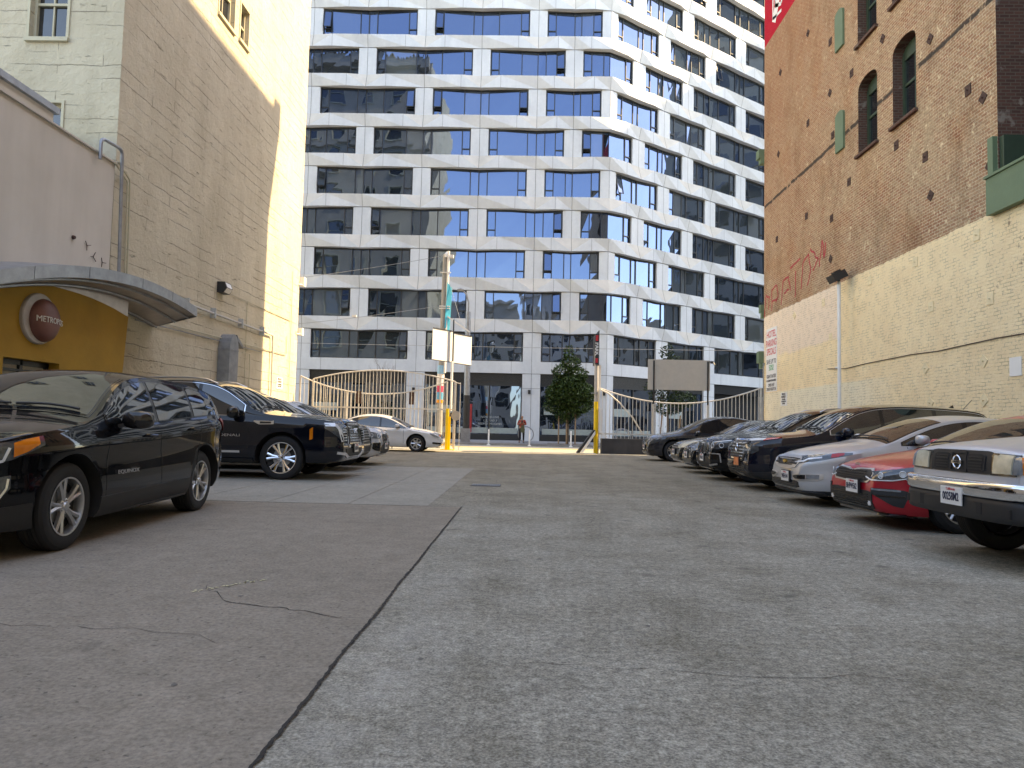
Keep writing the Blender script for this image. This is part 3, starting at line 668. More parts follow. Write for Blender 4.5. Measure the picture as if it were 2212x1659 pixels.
# painted advert strokes (white on red)
b = MB()
def stroke(b, pts, w, x=10.262):
    for (a, c) in zip(pts[:-1], pts[1:]):
        a, c = Vector((x,*a)), Vector((x,*c)); b.bar(a, c, w, .004, up=(1,0,0))
stroke(b, [(29.6,24),(29.6,19.3),(28.9,19.0),(27.2,24)], .16); stroke(b, [(29.9,24),(29.9,18.9),(28.9,18.7)], .12); stroke(b, [(29.2,19.6),(29.8,18.7)], .5)
b.build('painted_lettering', M_['sign_white'], bk)
# red graffiti
b = MB(); random.seed(3)
ga = [[(30.9,6.15),(30.7,7.0),(30.3,6.9),(30.5,6.2)],[(30.0,6.2),(30.0,7.1),(29.4,7.15),(29.2,6.7),(29.6,6.5)],[(28.9,6.25),(28.7,7.2),(28.1,7.3),(27.8,6.5)],[(27.4,6.3),(27.3,7.6)],[(27.9,7.55),(26.6,7.75)],[(26.8,6.5),(26.6,7.5),(26.1,7.7),(25.9,7.0),(26.3,6.5)],[(25.7,7.0),(25.2,7.3),(25.6,7.6),(25.9,7.9)],[(25.1,7.0),(24.9,7.9),(24.7,7.2),(24.5,7.9)],[(29.9,6.6),(29.2,6.65)],[(28.6,6.7),(27.9,6.75)]]
for g in ga:
    P = []
    for k in range(len(g)-1):
        for t in range(5): a = Vector(g[k]).lerp(Vector(g[k+1]), t/5); P.append((a.x+noise.noise((a.x*3,a.y*3,0))*.1, a.y+noise.noise((a.x*3,a.y*3,5))*.1))
    stroke(b, P, .07, 10.266)
b.build('graffiti', plain('red spray paint', (.42,.03,.04), .6, var=.3, nscale=8), bk)
# hotel sign
notice('hotel_parking_sign', 10.27, 29.38, 30.64, 2.8, 5.49, -1,
  [('HOTEL',5.22,.40,M_['red_text'],.92),('PARKING',4.84,.40,M_['red_text'],.76),('SPECIALS',4.48,.40,M_['red_text'],.68),('SAVE UP TO',4.06,.27,M_['black_text'],.78),('50%!',3.80,.34,M_['green_text'],.9),
   ('GREAT RATES!',3.44,.20,M_['black_text'],.86),('NO RESERVATIONS NEEDED',3.26,.11,M_['black_text'],.82),('OPEN 24/7',3.07,.18,M_['black_text'],.9),('DRIVE RIGHT IN',2.90,.18,M_['black_text'],.86)],
  'tall white HOTEL PARKING SPECIALS sign on the painted wall')
notice('notice_sign', 10.27, 28.24, 28.9, 2.16, 2.69, -1, [('PRIVATE',2.62,.12,M_['black_text'],.9),('PROPERTY',2.51,.12,M_['black_text'],.85),('NO PARKING',2.41,.07,M_['black_text'],.9),('TOW AWAY ZONE',2.33,.07,M_['black_text'],.8),('24 HOURS',2.25,.07,M_['black_text'],.9)], 'small private property notice right of the hotel sign')
b = MB(); b.box(10.25,10.268,14.92,15.28,2.40,2.80)
tag(b.build('blank_notice', M_['sign_white']), 'faded blank white notice on the painted wall at far right', 'sign')
# cable on right wall
pts = [(24.4,3.30),(23.6,3.24),(23.01,3.2),(21.8,3.24),(20.68,3.25),(19.07,3.26),(17.9,3.22),(17.21,3.24),(15.64,3.27),(14.0,3.25),(11,3.3)]
tag(MB().tube([(10.25,a,c) for a, c in pts], .012, 6).build('wall_cable', M_['rust'], smooth=True), 'thin brown cable running along the painted wall', 'cable')
# light pole by right wall
lp = empty('light_pole', (9.9, 22.7, 0), 'white pole with black flood lamp standing before the painted wall', 'lamp')
b = MB(); b.tube([(9.9,22.7,0),(9.9,22.7,5.95)], .055, 12); b.lathe([(.12,0),(.12,.02),(.06,.03)], (9.9,22.7,0)); b.build('pole', M_['white_paint'], lp, smooth=True)
b = MB(); b.tube([(9.9,22.7,3.2),(9.9,22.95,3.22)], .03, 6); b.build('junction_box', M_['white_paint'], lp)
b = MB(); b.obox((9.85,22.72,6.12), (.2,0,.1), (0,.24,0), (-.06,0,.11)); b.tube([(9.9,22.7,5.95),(9.9,22.7,6.1)], .05, 8)
b.obox((9.85,22.72,6.20), (.1,0,.05), (0,.12,0), (-.05,0,.1)); b.build('lamp_head', M_['black_metal'], lp)
# corner pipe by the right gate
tag(MB().tube([(10.2,30.85,0),(10.2,30.85,3.9),(10.22,30.8,4.05),(10.26,31.2,4.05)], .03, 8).build('corner_pipe', M_['grey_metal'], smooth=True), 'grey pipe rising beside the hotel sign at the wall corner', 'pipe')
# ---- buildings behind the camera (far ends of the street too), seen in glass and paint
def back_building(x0,x1,y,h,mat,label,nx,nz,depth=12):
    e = empty('office_block', ((x0+x1)/2,y-6,0), label, 'building')
    f = lambda u, z, d=0: (u, y-.25*d, z)
    du = (x1-x0)/nx; hs = [(x0+du*(i+.25), x0+du*(i+.75), 1+3.5*j, 3.1+3.5*j) for i in range(nx) for j in range(nz) if 3.1+3.5*j < h-1]
    b = MB(); wall_grid(b, (x0,x1), (-.3,h), hs, f)
    for q in hs: reveals(b, q, f)
    b.box(x0,x1,y-depth,y-.3,-.3,h); b.box(x0-.3,x1+.3,y-.3,y+.5,h-.7,h)
    b.build('wall', mat, e)
    b = MB()
    for q in hs: b.add([f(q[0],q[2],.9),f(q[1],q[2],.9),f(q[1],q[3],.9),f(q[0],q[3],.9)], [(0,1,2,3)]); b.add([f(q[0],(q[2]+q[3])/2-.04,.6),f(q[1],(q[2]+q[3])/2-.04,.6),f(q[1],(q[2]+q[3])/2+.04,.6),f(q[0],(q[2]+q[3])/2+.04,.6)], [(0,1,2,3)], 1)
    b.build('windows', [M_['oldglass'], M_['cream_trim']], e)
back_building(-26,-2,-30,24,M_['beige_stone'],'beige office block across the back street mirrored in the glass',9,6)
back_building(-1,24,-34,27,plain('pale facade', (.52,.50,.46), .85),'pale office block across the back street mirrored in the glass',10,7)

for x0, lb in ((110, 'distant block closing the street on the right'), (-150, 'distant block closing the street on the left')):
    e = empty('distant_block', (x0, 40, 0), lb, 'building')
    b = MB(); b.box(x0, x0+30, 0, 75, -.3, 24)
    b.build('wall', M_['brown_stone'], e)
    b = MB(); xx = x0-.03 if x0 > 0 else x0+30.03
    for i in range(16):
        for j in range(6): b.add([(xx,2+i*4.5,1.5+j*3.7),(xx,4.4+i*4.5,1.5+j*3.7),(xx,4.4+i*4.5,3.8+j*3.7),(xx,2+i*4.5,3.8+j*3.7)], [(0,1,2,3)])
    b.build('windows', M_['oldglass'], e)
# ------------------------------------------------------------------ faceted glass building across the street
gb = empty('glass_apartment_building', (0, 50.5, 0), 'long white panelled apartment building with staggered reflective windows across the street', 'building')
DX, DY = .802, .597
def FP(s, o, z):
    if s <= 0: x, y = 5.6+s, 50.5-o
    else: x, y = 5.6+DX*s+DY*o, 50.5+DY*s-DX*o
    if abs(s) < 1e-6: x, y = 5.6+.335*o, 50.5-o
    return (x, y, z)
def fbox(b, s0, s1, o0, o1, z0, z1, mi=0):
    if s0 < -1e-6 and s1 > 1e-6: fbox(b, s0, 0, o0, o1, z0, z1, mi); fbox(b, 0, s1, o0, o1, z0, z1, mi); return
    P = [FP(s, o, z) for z in (z0, z1) for (s, o) in ((s0,o0),(s1,o0),(s1,o1),(s0,o1))]
    b.add(P, [(3,2,1,0),(4,5,6,7),(0,1,5,4),(1,2,6,5),(2,3,7,6),(3,0,4,7)], mi)
GA = [-30.4,-21.9,-13.6,-5.32,0,5.65,11.15,19.2,27.2]; GBb = [-26,-17.85,-9.45,-2.66,2.92,8.4,15.1,23.2]
NR = 12
zb = lambda k: 5.70+2.98*k
zt = lambda k: 7.77+2.98*k
b = MB(); jb = MB()
for k in range(0, NR+1):
    z0, z1 = zt(k-1) if k else 4.85, zb(k)
    pa, pb = (GA, GBb) if k % 2 == 0 else (GBb, GA)     # pilasters above / below
    if k == 0: pb = []
    colsv = {}
    for g in pa:
        for ds, to, bo, tz, bz in ((-1.45,.30,.30,0,0),(0,.03,.34,.05,-.06),(1.45,.30,.30,0,0)):
            colsv[round(g+ds, 3)] = (to if k else .05, bo if k else .05, tz, bz if k else 0, abs(ds) < .1, True)
    for g in pb: colsv.setdefault(round(g, 3), (.28, .03, 0, .05, False, False))
    if k == 0:
        for g in GA: colsv[round(g,3)] = (.05,.05,0,0,False,True)
    S = sorted(colsv)
    S = [s for s in S if -30.4 <= s <= 27.2]
    def interp(s):
        a = max([q for q in S if q <= s], default=S[0]); c = min([q for q in S if q >= s], default=S[-1])
        t = 0 if a == c else (s-a)/(c-a); A, C = colsv[a], colsv[c]; return tuple(A[i]*(1-t)+C[i]*t for i in range(4))+(False, False)
    if 0 not in S: colsv[0] = interp(0); S = sorted(S+[0])
    for s0, s1 in zip(S[:-1], S[1:]):
        a, c = colsv[s0], colsv[s1]
        T0, T1 = FP(s0, a[0], z1+a[2]), FP(s1, c[0], z1+c[2]); B0, B1 = FP(s0, a[1], z0+a[3]), FP(s1, c[1], z0+c[3])
        if c[4]: b.add([T0,B0,B1,T1], [(0,1,2)], 0); b.add([T0,B1,T1], [(0,1,2)], 1 if k else 0)
        elif a[4]: b.add([T0,B0,T1], [(0,1,2)], 1 if k else 0); b.add([T1,B0,B1], [(0,1,2)], 0)
        else: b.add([T0,B0,B1,T1], [(0,1,2,3)], 0)
        b.add([B0, FP(s0,-.2,z0+a[3]), FP(s1,-.2,z0+c[3]), B1], [(0,1,2,3)], 0)
        b.add([T0, T1, FP(s1,-.2,z1+c[2]), FP(s0,-.2,z1+a[2])], [(0,1,2,3)], 0)
    for s in S:
        a = colsv[s]
        if s == 0 and a[5] is False and k: pass
        wd = .012 if (a[4] or not a[5]) else .008
        jb.add([FP(s-wd, a[1]+.004, z0+a[3]), FP(s+wd, a[1]+.004, z0+a[3]), FP(s+wd, a[0]+.004, z1+a[2]), FP(s-wd, a[0]+.004, z1+a[2])], [(0,1,2,3)])
for k in range(-1, NR):
    z0, z1 = (zb(k), zt(k)) if k >= 0 else (.08, 4.85)
    for g in (GA if (k % 2 == 0 or k < 0) else GBb):
        if g < -30 or g > 27: continue
        fbox(b, g-.64, g+.64, -.25, .03, z0-.0, z1+.0)
        jb.add([FP(g-.012,.034,z0), FP(g+.012,.034,z0), FP(g+.012,.034,z1), FP(g-.012,.034,z1)], [(0,1,2,3)])
        if k < 0: fbox(jb, g-.64, g+.64, .03, .033, 3.78, 3.80); fbox(jb, g-.64, g+.64, .03, .033, 4.82, 4.845)
# body behind, roof
fbox(b, -30.4, 27.2, -12, -.9, -.2, zb(NR)+.4)
b.add(jb.v, jb.f, 2)
b.build('wall', [M_['panel'], M_['panel_bounce'], M_['joint']], gb)
random.seed(21)
def glass_panes(b, tones, s0, s1, z0, z1, o=-.17, tone=None, tilt=.004):
    if s0 < -1e-6 and s1 > 1e-6:
        glass_panes(b, tones, s0, 0, z0, z1, o, tone); glass_panes(b, tones, 0, s1, z0, z1, o, tone); return
    t = [random.gauss(0, tilt) for _ in range(3)]
    b.add([FP(s0,o+t[0],z0), FP(s1,o-t[0]+t[1],z0), FP(s1,o-t[0]-t[1]+t[2],z1), FP(s0,o+t[0]-t[2],z1)], [(0,1,2),(0,2,3)])
    tn = random.choice([.1,.3,.5,.6,.7,.8,.95]) if tone is None else tone
    tones += [tn, tn]
def set_tone(o, tones):
    a = o.data.attributes.new('tone', 'FLOAT', 'FACE'); a.data.foreach_set('value', tones)
def fwindow(s0, s1, z0, z1, k):
    f = MB(); p = MB(); tones = []
    W = s1-s0; cw = .56
    fbox(f, s0, s1, -.22, -.10, z1-.11, z1); fbox(f, s0, s1, -.22, -.10, z0, z0+.06)
    fbox(f, s0, s0+.08, -.22, -.10, z0+.06, z1-.11); fbox(f, s1-.08, s1, -.22, -.10, z0+.06, z1-.11)
    mid = min((g for g in (GBb if k % 2 == 0 else GA)), key=lambda g: abs(g-(s0+s1)/2))
    rnd = random.random()
    br = [s0+.08, s0+.08+cw]
    if W > 4.5: br += ([mid-.62, mid, mid+.62] if rnd < .4 else [mid-.65, mid, mid+ (s1-cw-mid)*.42] if rnd < .7 else [mid-(mid-s0-cw)*.4, mid, mid+.6])
    elif W > 2: br += [mid-.5, mid+.0] if rnd < .5 else [mid, mid+.5]
    if s0 < 0 < s1: br.append(0)
    br += [s1-.08-cw, s1-.08]
    br = sorted(x for x in br if s0 < x < s1)
    out = []
    for x in br:
        if not out or x-out[-1] > .3: out.append(x)
        elif x == br[-1]: out[-1] = x
    br = out
    base = random.choice([.15,.3,.5,.62,.7,.85])
    ops = []
    for i, (a, c) in enumerate(zip(br[:-1], br[1:])):
        if i: fbox(f, a-.035, a+.035, -.22, -.11, z0+.06, z1-.11)
        end = i == 0 or i == len(br)-2
        if end and c-a < .8:
            zc = z0+.06+(z1-z0-.17)*.28
            fbox(f, a+.03, c-.03, -.22, -.11, zc-.04, zc+.04)
            glass_panes(p, tones, a+.03, c-.03, z0+.05, zc-.03, tone=base)
            if random.random() < (.22 if s1 < .1 else .08): ops.append((a, c, zc))
            else: glass_panes(p, tones, a+.03, c-.03, zc+.03, z1-.10, tone=base)
        else: glass_panes(p, tones, a+.03, c-.03, z0+.05, z1-.10, tone=base if random.random() < .6 else None)
    w_ = f.build('window', M_['dark_frame'], gb)
    for (a, c, zc) in ops:   # awning casement standing open
        d = .28; q = MB(); zt_ = z1-.12
        q.add([FP(a+.04,-.09+d,zc+.04),FP(c-.04,-.09+d,zc+.04),FP(c-.04,-.09,zt_),FP(a+.04,-.09,zt_)], [(0,1,2),(0,2,3)]); o = q.build('open_casement', M_['glass'], w_); set_tone(o, [.2,.2])
        r = MB()
        for (ss, e) in ((a+.0,.05),(c-.05,.05)): r.add([FP(ss,-.1+d,zc),FP(ss+e,-.1+d,zc),FP(ss+e,-.1,zt_),FP(ss,-.1,zt_),FP(ss,-.06+d,zc),FP(ss+e,-.06+d,zc),FP(ss+e,-.06,zt_),FP(ss,-.06,zt_)], [(0,1,2,3),(7,6,5,4),(0,4,5,1),(1,5,6,2),(2,6,7,3),(3,7,4,0)])
        fbox(r, a, c, -.1+d, -.06+d, zc-.02, zc+.04); r.build('casement_frame', M_['dark_frame'], w_)
        fbox(p, a+.03, c-.03, -.21, -.20, zc+.04, z1-.1); tones += [0]*6
    o = p.build('pane', M_['glass'], w_); set_tone(o, tones)
for k in range(NR):
    G = GA if k % 2 == 0 else GBb
    if k % 2: G = [-30.4-.64]+G+[27.2+.64]
    for a, c in zip(G[:-1], G[1:]): fwindow(a+.64, c-.64, zb(k), zt(k), k)
# shop fronts
for i, (a, c) in enumerate(zip(GA[:-1], GA[1:])):
    s0, s1 = a+.64, c-.64; f = MB(); p = MB(); tones = []
    if i >= 6:      # garage opening, its inner shade made by a dark sheet
        g = MB(); fbox(g, s0, s1, -.85, -.8, .08, 4.85); fbox(g, s0, s1, -.3, -.15, 4.1, 4.85); g.build('garage_shade_sheet', M_['garage_shade'], gb); continue
    fbox(f, s0, s1, -.3, -.15, 4.05, 4.85)
    n = 3 if s1-s0 > 5 else 2
    for j in range(n):
        x0, x1 = s0+(s1-s0)*j/n+.08, s0+(s1-s0)*(j+1)/n-.08
        for q in range(7): fbox(f, x0, x1, -.149, -.13, 4.18+q*.085, 4.21+q*.085)
    fbox(f, s0, s1, -.24, -.12, .08, .5); fbox(f, s0, s1, -.24, -.12, 3.95, 4.05)
    for j in range(n+1):
        x = s0+(s1-s0)*j/n; x0, x1 = max(s0, x-.05), min(s1, x+.05)
        if x1-x0 > .02: fbox(f, x0, x1, -.24, -.12, .5, 3.95)
    w_ = f.build('shop_front', M_['dark_frame'], gb)
    for j in range(n): glass_panes(p, tones, s0+(s1-s0)*j/n+.05, s0+(s1-s0)*(j+1)/n-.05, .5, 3.95, -.2, tone=.2)
    o = p.build('pane', M_['glass'], w_); set_tone(o, tones)
    q = MB(); fbox(q, s0+.3, s0+(s1-s0)/n*1.0-.2, -.19, -.185, 1.95, 2.5); fbox(q, s0+.2, s1-.3, -.19, -.185, .55, .95)
    q.build('window_film', plain('frosted window film', (.30,.36,.35), .3), w_)
for t, z in (('NOW SELLING',2.0-.3),('1, 2, AND 3',1.45),('BEDROOM HOMES',1.22)):
    text_mesh(t, .2, plain('faint window lettering', (.35,.40,.42), .5), 'lettering', gb, frame_mat((-2.6,50.5+.18,z),(1,0,0),(0,0,1)), ext=.001, local=False)
b = MB(); b.box(-4.15,-3.9,50.5,50.6,.6,2.6); b.build('red_door_panel', plain('red panel', (.4,.03,.03), .5), gb)
b = MB()
for s in (-5.45, -.15, 5.75, -13.7): fbox(b, s-.09, s+.09, .03, .2, 3.4, 3.68)
b.build('wall_light', M_['black_metal'], gb)
# tower down the street whose shadow falls on the white facade
tb = empty('street_tower', (60, 65, 0), 'tall tower down the street that shades the white facade', 'building')
b = MB(); b.box(45,75,51.2,85,-.3,58.7); b.build('wall', M_['beige_stone'], tb)
b = MB()
for i in range(9):
    for j in range(16): b.box(44.9,44.99,52.4+i*3.6,54.6+i*3.6,1.5+j*3.5,3.5+j*3.5)
b.build('windows', M_['oldglass'], tb)

# ------------------------------------------------------------------ gates and fences
def curve_fn(pts):
    def f(x):
        for (a, c) in zip(pts[:-1], pts[1:]):
            if a[0] <= x <= c[0]:
                t = (x-a[0])/(c[0]-a[0]); return a[1]+(c[1]-a[1])*t
        return pts[0][1] if x < pts[0][0] else pts[-1][1]
    return f
def smooth_curve(p0, p1, mid, n=24):
    (x0,z0),(x1,z1),(xm,zm) = p0, p1, mid
    # quadratic through three points
    P = []
    for i in range(n+1):
        x = x0+(x1-x0)*i/n
        L0 = (x-xm)*(x-x1)/((x0-xm)*(x0-x1)); L1 = (x-x0)*(x-x1)/((xm-x0)*(xm-x1)); L2 = (x-x0)*(x-xm)/((x1-x0)*(x1-xm))
        P.append((x, z0*L0+zm*L1+z1*L2))
    return P
def gate(name, label, y, p0, p1, mid, zbot, rails, step=.165, r=.012, rr=.03, ends=True, mat=M_['steel']):
    g = empty(name, ((p0[0]+p1[0])/2, y, 0), label, 'gate' if 'gate' in name else 'fence')
    P = smooth_curve(p0, p1, mid); f = curve_fn(P)
    b = MB(); b.tube([(x,y,z) for x, z in P], rr, 6); b.build('top_rail', mat, g, smooth=True)
    b = MB()
    for z in rails: b.box(p0[0],p1[0],y-.025,y+.025,z-.03,z+.03)
    b.build('rail', mat, g)
    x = p0[0]+step; k = 0
    bars = []
    while x < p1[0]-.05 and k < 95:
        b = MB(); b.box(x-r,x+r,y-r,y+r,zbot,f(x)); b.build('bar', mat, g); x += step; k += 1
    if ends:
        for x in (p0[0], p1[0]): b = MB(); b.box(x-.035,x+.035,y-.035,y+.035,0,f(x)); b.build('post', mat, g)
    return g
g1 = gate('fence', 'steel bar fence with sagging concave top rail behind the arched gate', 31.35, (-10.1,3.12), (-3.55,3.0), (-6.74,2.38), .1, [.25], step=.19)
for x in (-7.45, -5.1):
    b = MB(); b.box(x-.11,x+.11,31.28,31.30,1.95,2.5); b.build('rust_plate', M_['rust'], g1)
for x in (-8.0, -5.9): b = MB(); b.box(x-.03,x+.03,31.3,31.4,0,2.45); b.build('post', M_['steel'], g1)
g2 = gate('arched_gate', 'steel bar gate with arched convex top rail left of the yellow posts', 31.0, (-9.4,2.98), (-3.14,2.98), (-6.27,3.42), .1, [.25, 1.76], step=.155)
dd = MB(); dd.lathe([(0,-.01),(.21,-.01),(.21,.01),(0,.01)], (-3.08,30.95,1.5), 'y', 28); 
ds = tag(dd.build('round_disc_sign', plain('grey sheet metal back', (.34,.34,.33), .5, .2), smooth=True), 'round grey back of a disc sign beside the left yellow post', 'sign')
b = MB(); b.box(-2.93,-2.90,30.9,30.93,0,2.95); b.tube([(-3.14,30.95,2.95),(-2.91,30.95,2.90)],.015,6); tag(b.build('latch_post', M_['steel']), 'thin steel post just right of the left yellow post', 'post')
g3 = gate('fence', 'steel bar fence with concave top rail on the low dark wall', 31.0, (3.12,2.86), (10.14,3.0), (6.69,2.25), .68, [.86], step=.165)
br = [(3.09,2.82),(3.53,2.62),(4.04,2.21),(4.6,1.59),(5.06,.86)]
b = MB(); b.tube([(x,30.93,z) for x, z in br], .03, 6); b.build('curved_brace', M_['steel'], g3, smooth=True)
lw = MB(); lw.box(3.25,10.1,30.7,31.25,-.1,.66); lw.box(4.35,4.36,30.69,30.7,0,.66); lw.box(6.6,6.61,30.69,30.7,0,.66)
tag(lw.build('low_wall', M_['lowwall']), 'low dark painted concrete wall under the right fence', 'wall')
bb = empty('billboard', (6.6, 30.9, 0), 'blank beige board seen from behind on two dark posts above the right fence', 'sign')
b = MB(); b.box(5.25,7.94,30.98,31.03,2.83,4.15); b.build('board', plain('beige painted board', (.50,.46,.40), .7, var=.05), bb)
for x in (5.5, 7.84):
    b = MB(); b.box(x-.03,x+.03,30.93,30.978,2.0,4.1); b.build('upright', M_['black_metal'], bb)
    b = MB(); b.box(x-.04,x+.04,30.9,31.0,.66,2.2); b.build('post', M_['steel'], bb)
tag(MB().tube([(7.9,30.95,4.1),(8.05,30.9,4.05),(8.1,30.85,3.95)], .03, 6).obox((8.0,30.9,4.06),(.06,0,0),(0,.05,0),(0,0,.05)).build('security_camera', M_['black_metal']), 'small black camera on the corner of the beige board', 'camera')
# tall double board and its post, left of the drive
tb2 = empty('double_billboard', (-3.3, 31, 0), 'blank white double sign board high on a pole above the left gate', 'sign')
for (x0, x1, z0, z1, y0, y1, dz) in ((-4.14,-3.36,3.92,5.27,30.6,31.35,-.0),(-3.28,-2.57,3.86,5.15,31.4,32.1,0)):
    b = MB(); b.add([(x0,y0,z0),(x1,y1,z0-.04),(x1,y1,z1-.04),(x0,y0,z1),(x0-.03,y0+.06,z0),(x1-.03,y1+.06,z0-.04),(x1-.03,y1+.06,z1-.04),(x0-.03,y0+.06,z1)], [(0,1,2,3),(7,6,5,4),(0,4,5,1),(1,5,6,2),(2,6,7,3),(3,7,4,0)])
    b.build('board', M_['white_paint'], tb2)
    b = MB(); b.bar((x0,y0-.01,z1+.02),(x1,y1-.01,z1-.02),.03); b.bar((x0,y0-.01,z0-.02),(x1,y1-.01,z0-.06),.03); b.build('edge_trim', M_['black_metal'], tb2)
b = MB(); b.box(-3.345,-3.295,31.2,31.28,3.8,5.75); b.build('mast', M_['black_metal'], tb2)
b = MB(); b.tube([(-3.34,31.2,1.7),(-3.34,31.2,3.9)], .055, 10); b.build('pole', M_['white_paint'], tb2, smooth=True)
b = MB(); b.box(-3.5,-3.38,30.7,30.95,0,1.8); b.box(-3.38,-3.3,30.78,30.95,0,1.45); b.box(-3.7,-3.1,30.6,31.0,-.05,.03); b.build('yellow_base', M_['yellow_paint'], tb2)
# yellow parking sign post
yp = empty('yellow_post', (2.97, 30.6, 0), 'round post painted yellow at the foot with an edge-on parking sign', 'post')
b = MB(); b.tube([(2.99,30.7,2.24),(2.97,30.7,4.4)], .085, 14); b.build('pole', plain('grey painted pole', (.42,.40,.38), .6), yp, smooth=True)
b = MB(); b.tube([(3.0,30.7,0),(2.99,30.7,2.24)], .095, 14); b.tube([(3.0,30.7,.95),(3.0,30.7,.99)], .105, 14); b.build('yellow_base', M_['yellow_paint'], yp, smooth=True)
b = MB(); b.box(2.9,3.03,30.5,31.6,3.85,5.15); b.box(3.03,3.06,30.45,31.62,3.8,5.3); b.build('sign_box', M_['black_metal'], yp)
text_mesh('PARK', .23, M_['sign_white'], 'lettering', yp, frame_mat((2.965,30.49,4.5),(0,0,-1),(1,0,0)), ext=.002, local=False, bold=.008)
b = MB(); b.box(2.91,3.02,30.492,30.499,4.85,5.1); b.box(2.91,3.02,30.492,30.499,3.9,4.1); b.build('red_bands', M_['red_text'], yp)
b = MB(); b.box(3.11,3.2,30.9,31.1,2.7,3.85); b.box(3.12,3.16,30.65,31.0,1.9,2.75); b.box(3.1,3.22,30.6,30.7,1.0,1.95); b.add([(3.1,30.6,1.0),(3.22,30.6,1.0),(3.5,30.6,.72),(3.4,30.6,.70)],[(0,1,2,3)]); b.build('white_panel', M_['white_paint'], yp)
b = MB(); b.tube([(2.78,30.68,2.6),(2.98,30.6,2.6)], .02, 6); b.obox((2.98,30.6,2.6),(.05,0,0),(0,.04,0),(0,0,.05)); b.build('bracket', M_['grey_metal'], yp)
af = empty('sandwich_board', (2.65, 30.4, 0), 'folding A-frame board leaning by the yellow post', 'sign')
b = MB(); b.prism([(2.15,30.2,.04),(2.28,30.2,.04),(2.93,30.2,1.02),(2.86,30.2,1.02)], (0,.5,0)); b.build('board', M_['black_metal'], af)
b = MB(); b.prism([(2.3,30.195,.06),(2.42,30.195,.06),(2.93,30.195,.85),(2.91,30.195,.99)], (0,-.02,0)); b.box(2.1,2.95,30.25,30.3,0,.035); b.build('white_leg', M_['white_paint'], af)

# ------------------------------------------------------------------ utility poles, wires
up = empty('utility_pole', (-3.95, 33, 0), 'tall concrete utility pole with a street banner behind the left gate', 'pole')
b = MB(); b.tube([(-4.05,33,0),(-4.0,33,9.1)], [.15,.10], 14); b.build('pole', plain('weathered concrete pole', (.33,.32,.29), .8, bump=.003), up, smooth=True)
b = MB(); b.tube([(-3.86,32.93,3.5),(-3.83,32.93,9.25)], .06, 8); b.lathe([(.14,8.95),(.14,9.1),(0,9.25)], (-3.92,33,0)); b.box(-3.9,-3.6,32.9,33.1,8.95,9.08)
for z in (8.2, 6.6, 6.5, 4.8): b.box(-4.2,-3.7,32.86,32.92,z,z+.05)
b.build('fittings', M_['white_paint'], up)
b = MB(); b.add([(-3.92,32.84,5.62),(-3.70,32.95,5.42),(-3.62,32.95,7.5),(-3.84,32.84,7.75),(-3.92,32.88,5.62),(-3.70,32.99,5.42),(-3.62,32.99,7.5),(-3.84,32.88,7.75)], [(0,1,2,3),(7,6,5,4),(0,4,5,1),(1,5,6,2),(2,6,7,3),(3,7,4,0)])
b.build('banner', plain('turquoise banner cloth', (.02,.45,.62), .7, var=.25, nscale=2), up)
for (z0, z1, c) in ((3.45,3.85,(.25,.5,.7)),(2.9,3.45,(.72,.68,.66)),(2.6,2.9,(.65,.05,.12)),(2.25,2.6,(.08,.35,.55)),(2.1,2.25,(.85,.32,.02))):
    b = MB(); b.tube([(-4.05,33,z0),(-4.04,33,z1)], .162, 14); b.build('painted_band', plain('band', c, .6), up, smooth=True)
b = MB(); b.bar((-3.8,32.9,6.15),(-2.75,32.9,5.45),.07); b.bar((-3.7,32.9,7.6),(-3.2,32.9,6.0),.015); b.build('bracket_arm', M_['white_paint'], up)
l2 = empty('street_lamp', (-3.9, 43, 0), 'slim street lamp with curved arm across the road behind the utility pole', 'lamp')
b = MB(); b.tube([(-3.65,43,2.9),(-3.7,43,8.0)], [.19,.15], 12); b.build('upper_pole', M_['grey_metal'], l2, smooth=True)
b = MB(); b.tube([(-3.65,43,.9),(-3.65,43,2.9)], .21, 12); b.build('lower_pole', M_['black_metal'], l2, smooth=True)
b = MB(); b.box(-3.95,-3.4,42.75,43.3,.08,.9); b.build('base', M_['walk'], l2)
b = MB(); b.tube([(-3.7,43,8.0),(-3.7,43,8.6),(-3.85,43,9.1),(-4.05,43,9.3)], .05, 8); b.lathe([(0,.1),(.16,.06),(.24,0),(.2,-.08),(0,-.1)], (-4.2,43,9.35)); b.build('lamp_head', M_['grey_metal'], l2, smooth=True)
def wire(a, c, sag, label, r=.012):
    P = []
    for i in range(25):
        t = i/24; p = Vector(a).lerp(Vector(c), t); P.append((p.x, p.y, p.z-sag*4*t*(1-t)))
    return tag(MB().tube(P, r, 5).build('overhead_wire', M_['grey_metal'], smooth=True), label, 'wire')
wire((-4.05,33,9.05),(-14.5,33,7.4),.12,'upper wire slanting from the utility pole down to the cream building')
wire((-4.05,33,6.68),(-14.5,33,5.3),.12,'lower wire slanting from the utility pole with a small splice')
wire((-40,37.5,5.5),(40,37.5,5.75),.35,'long level overhead wire above the street', .012)
tag(MB().box(-8.3,-8.1,32.96,33.04,6.05,6.15).build('wire_splice', M_['white_paint']), 'pale splice box on the lower slanting wire', 'fitting')

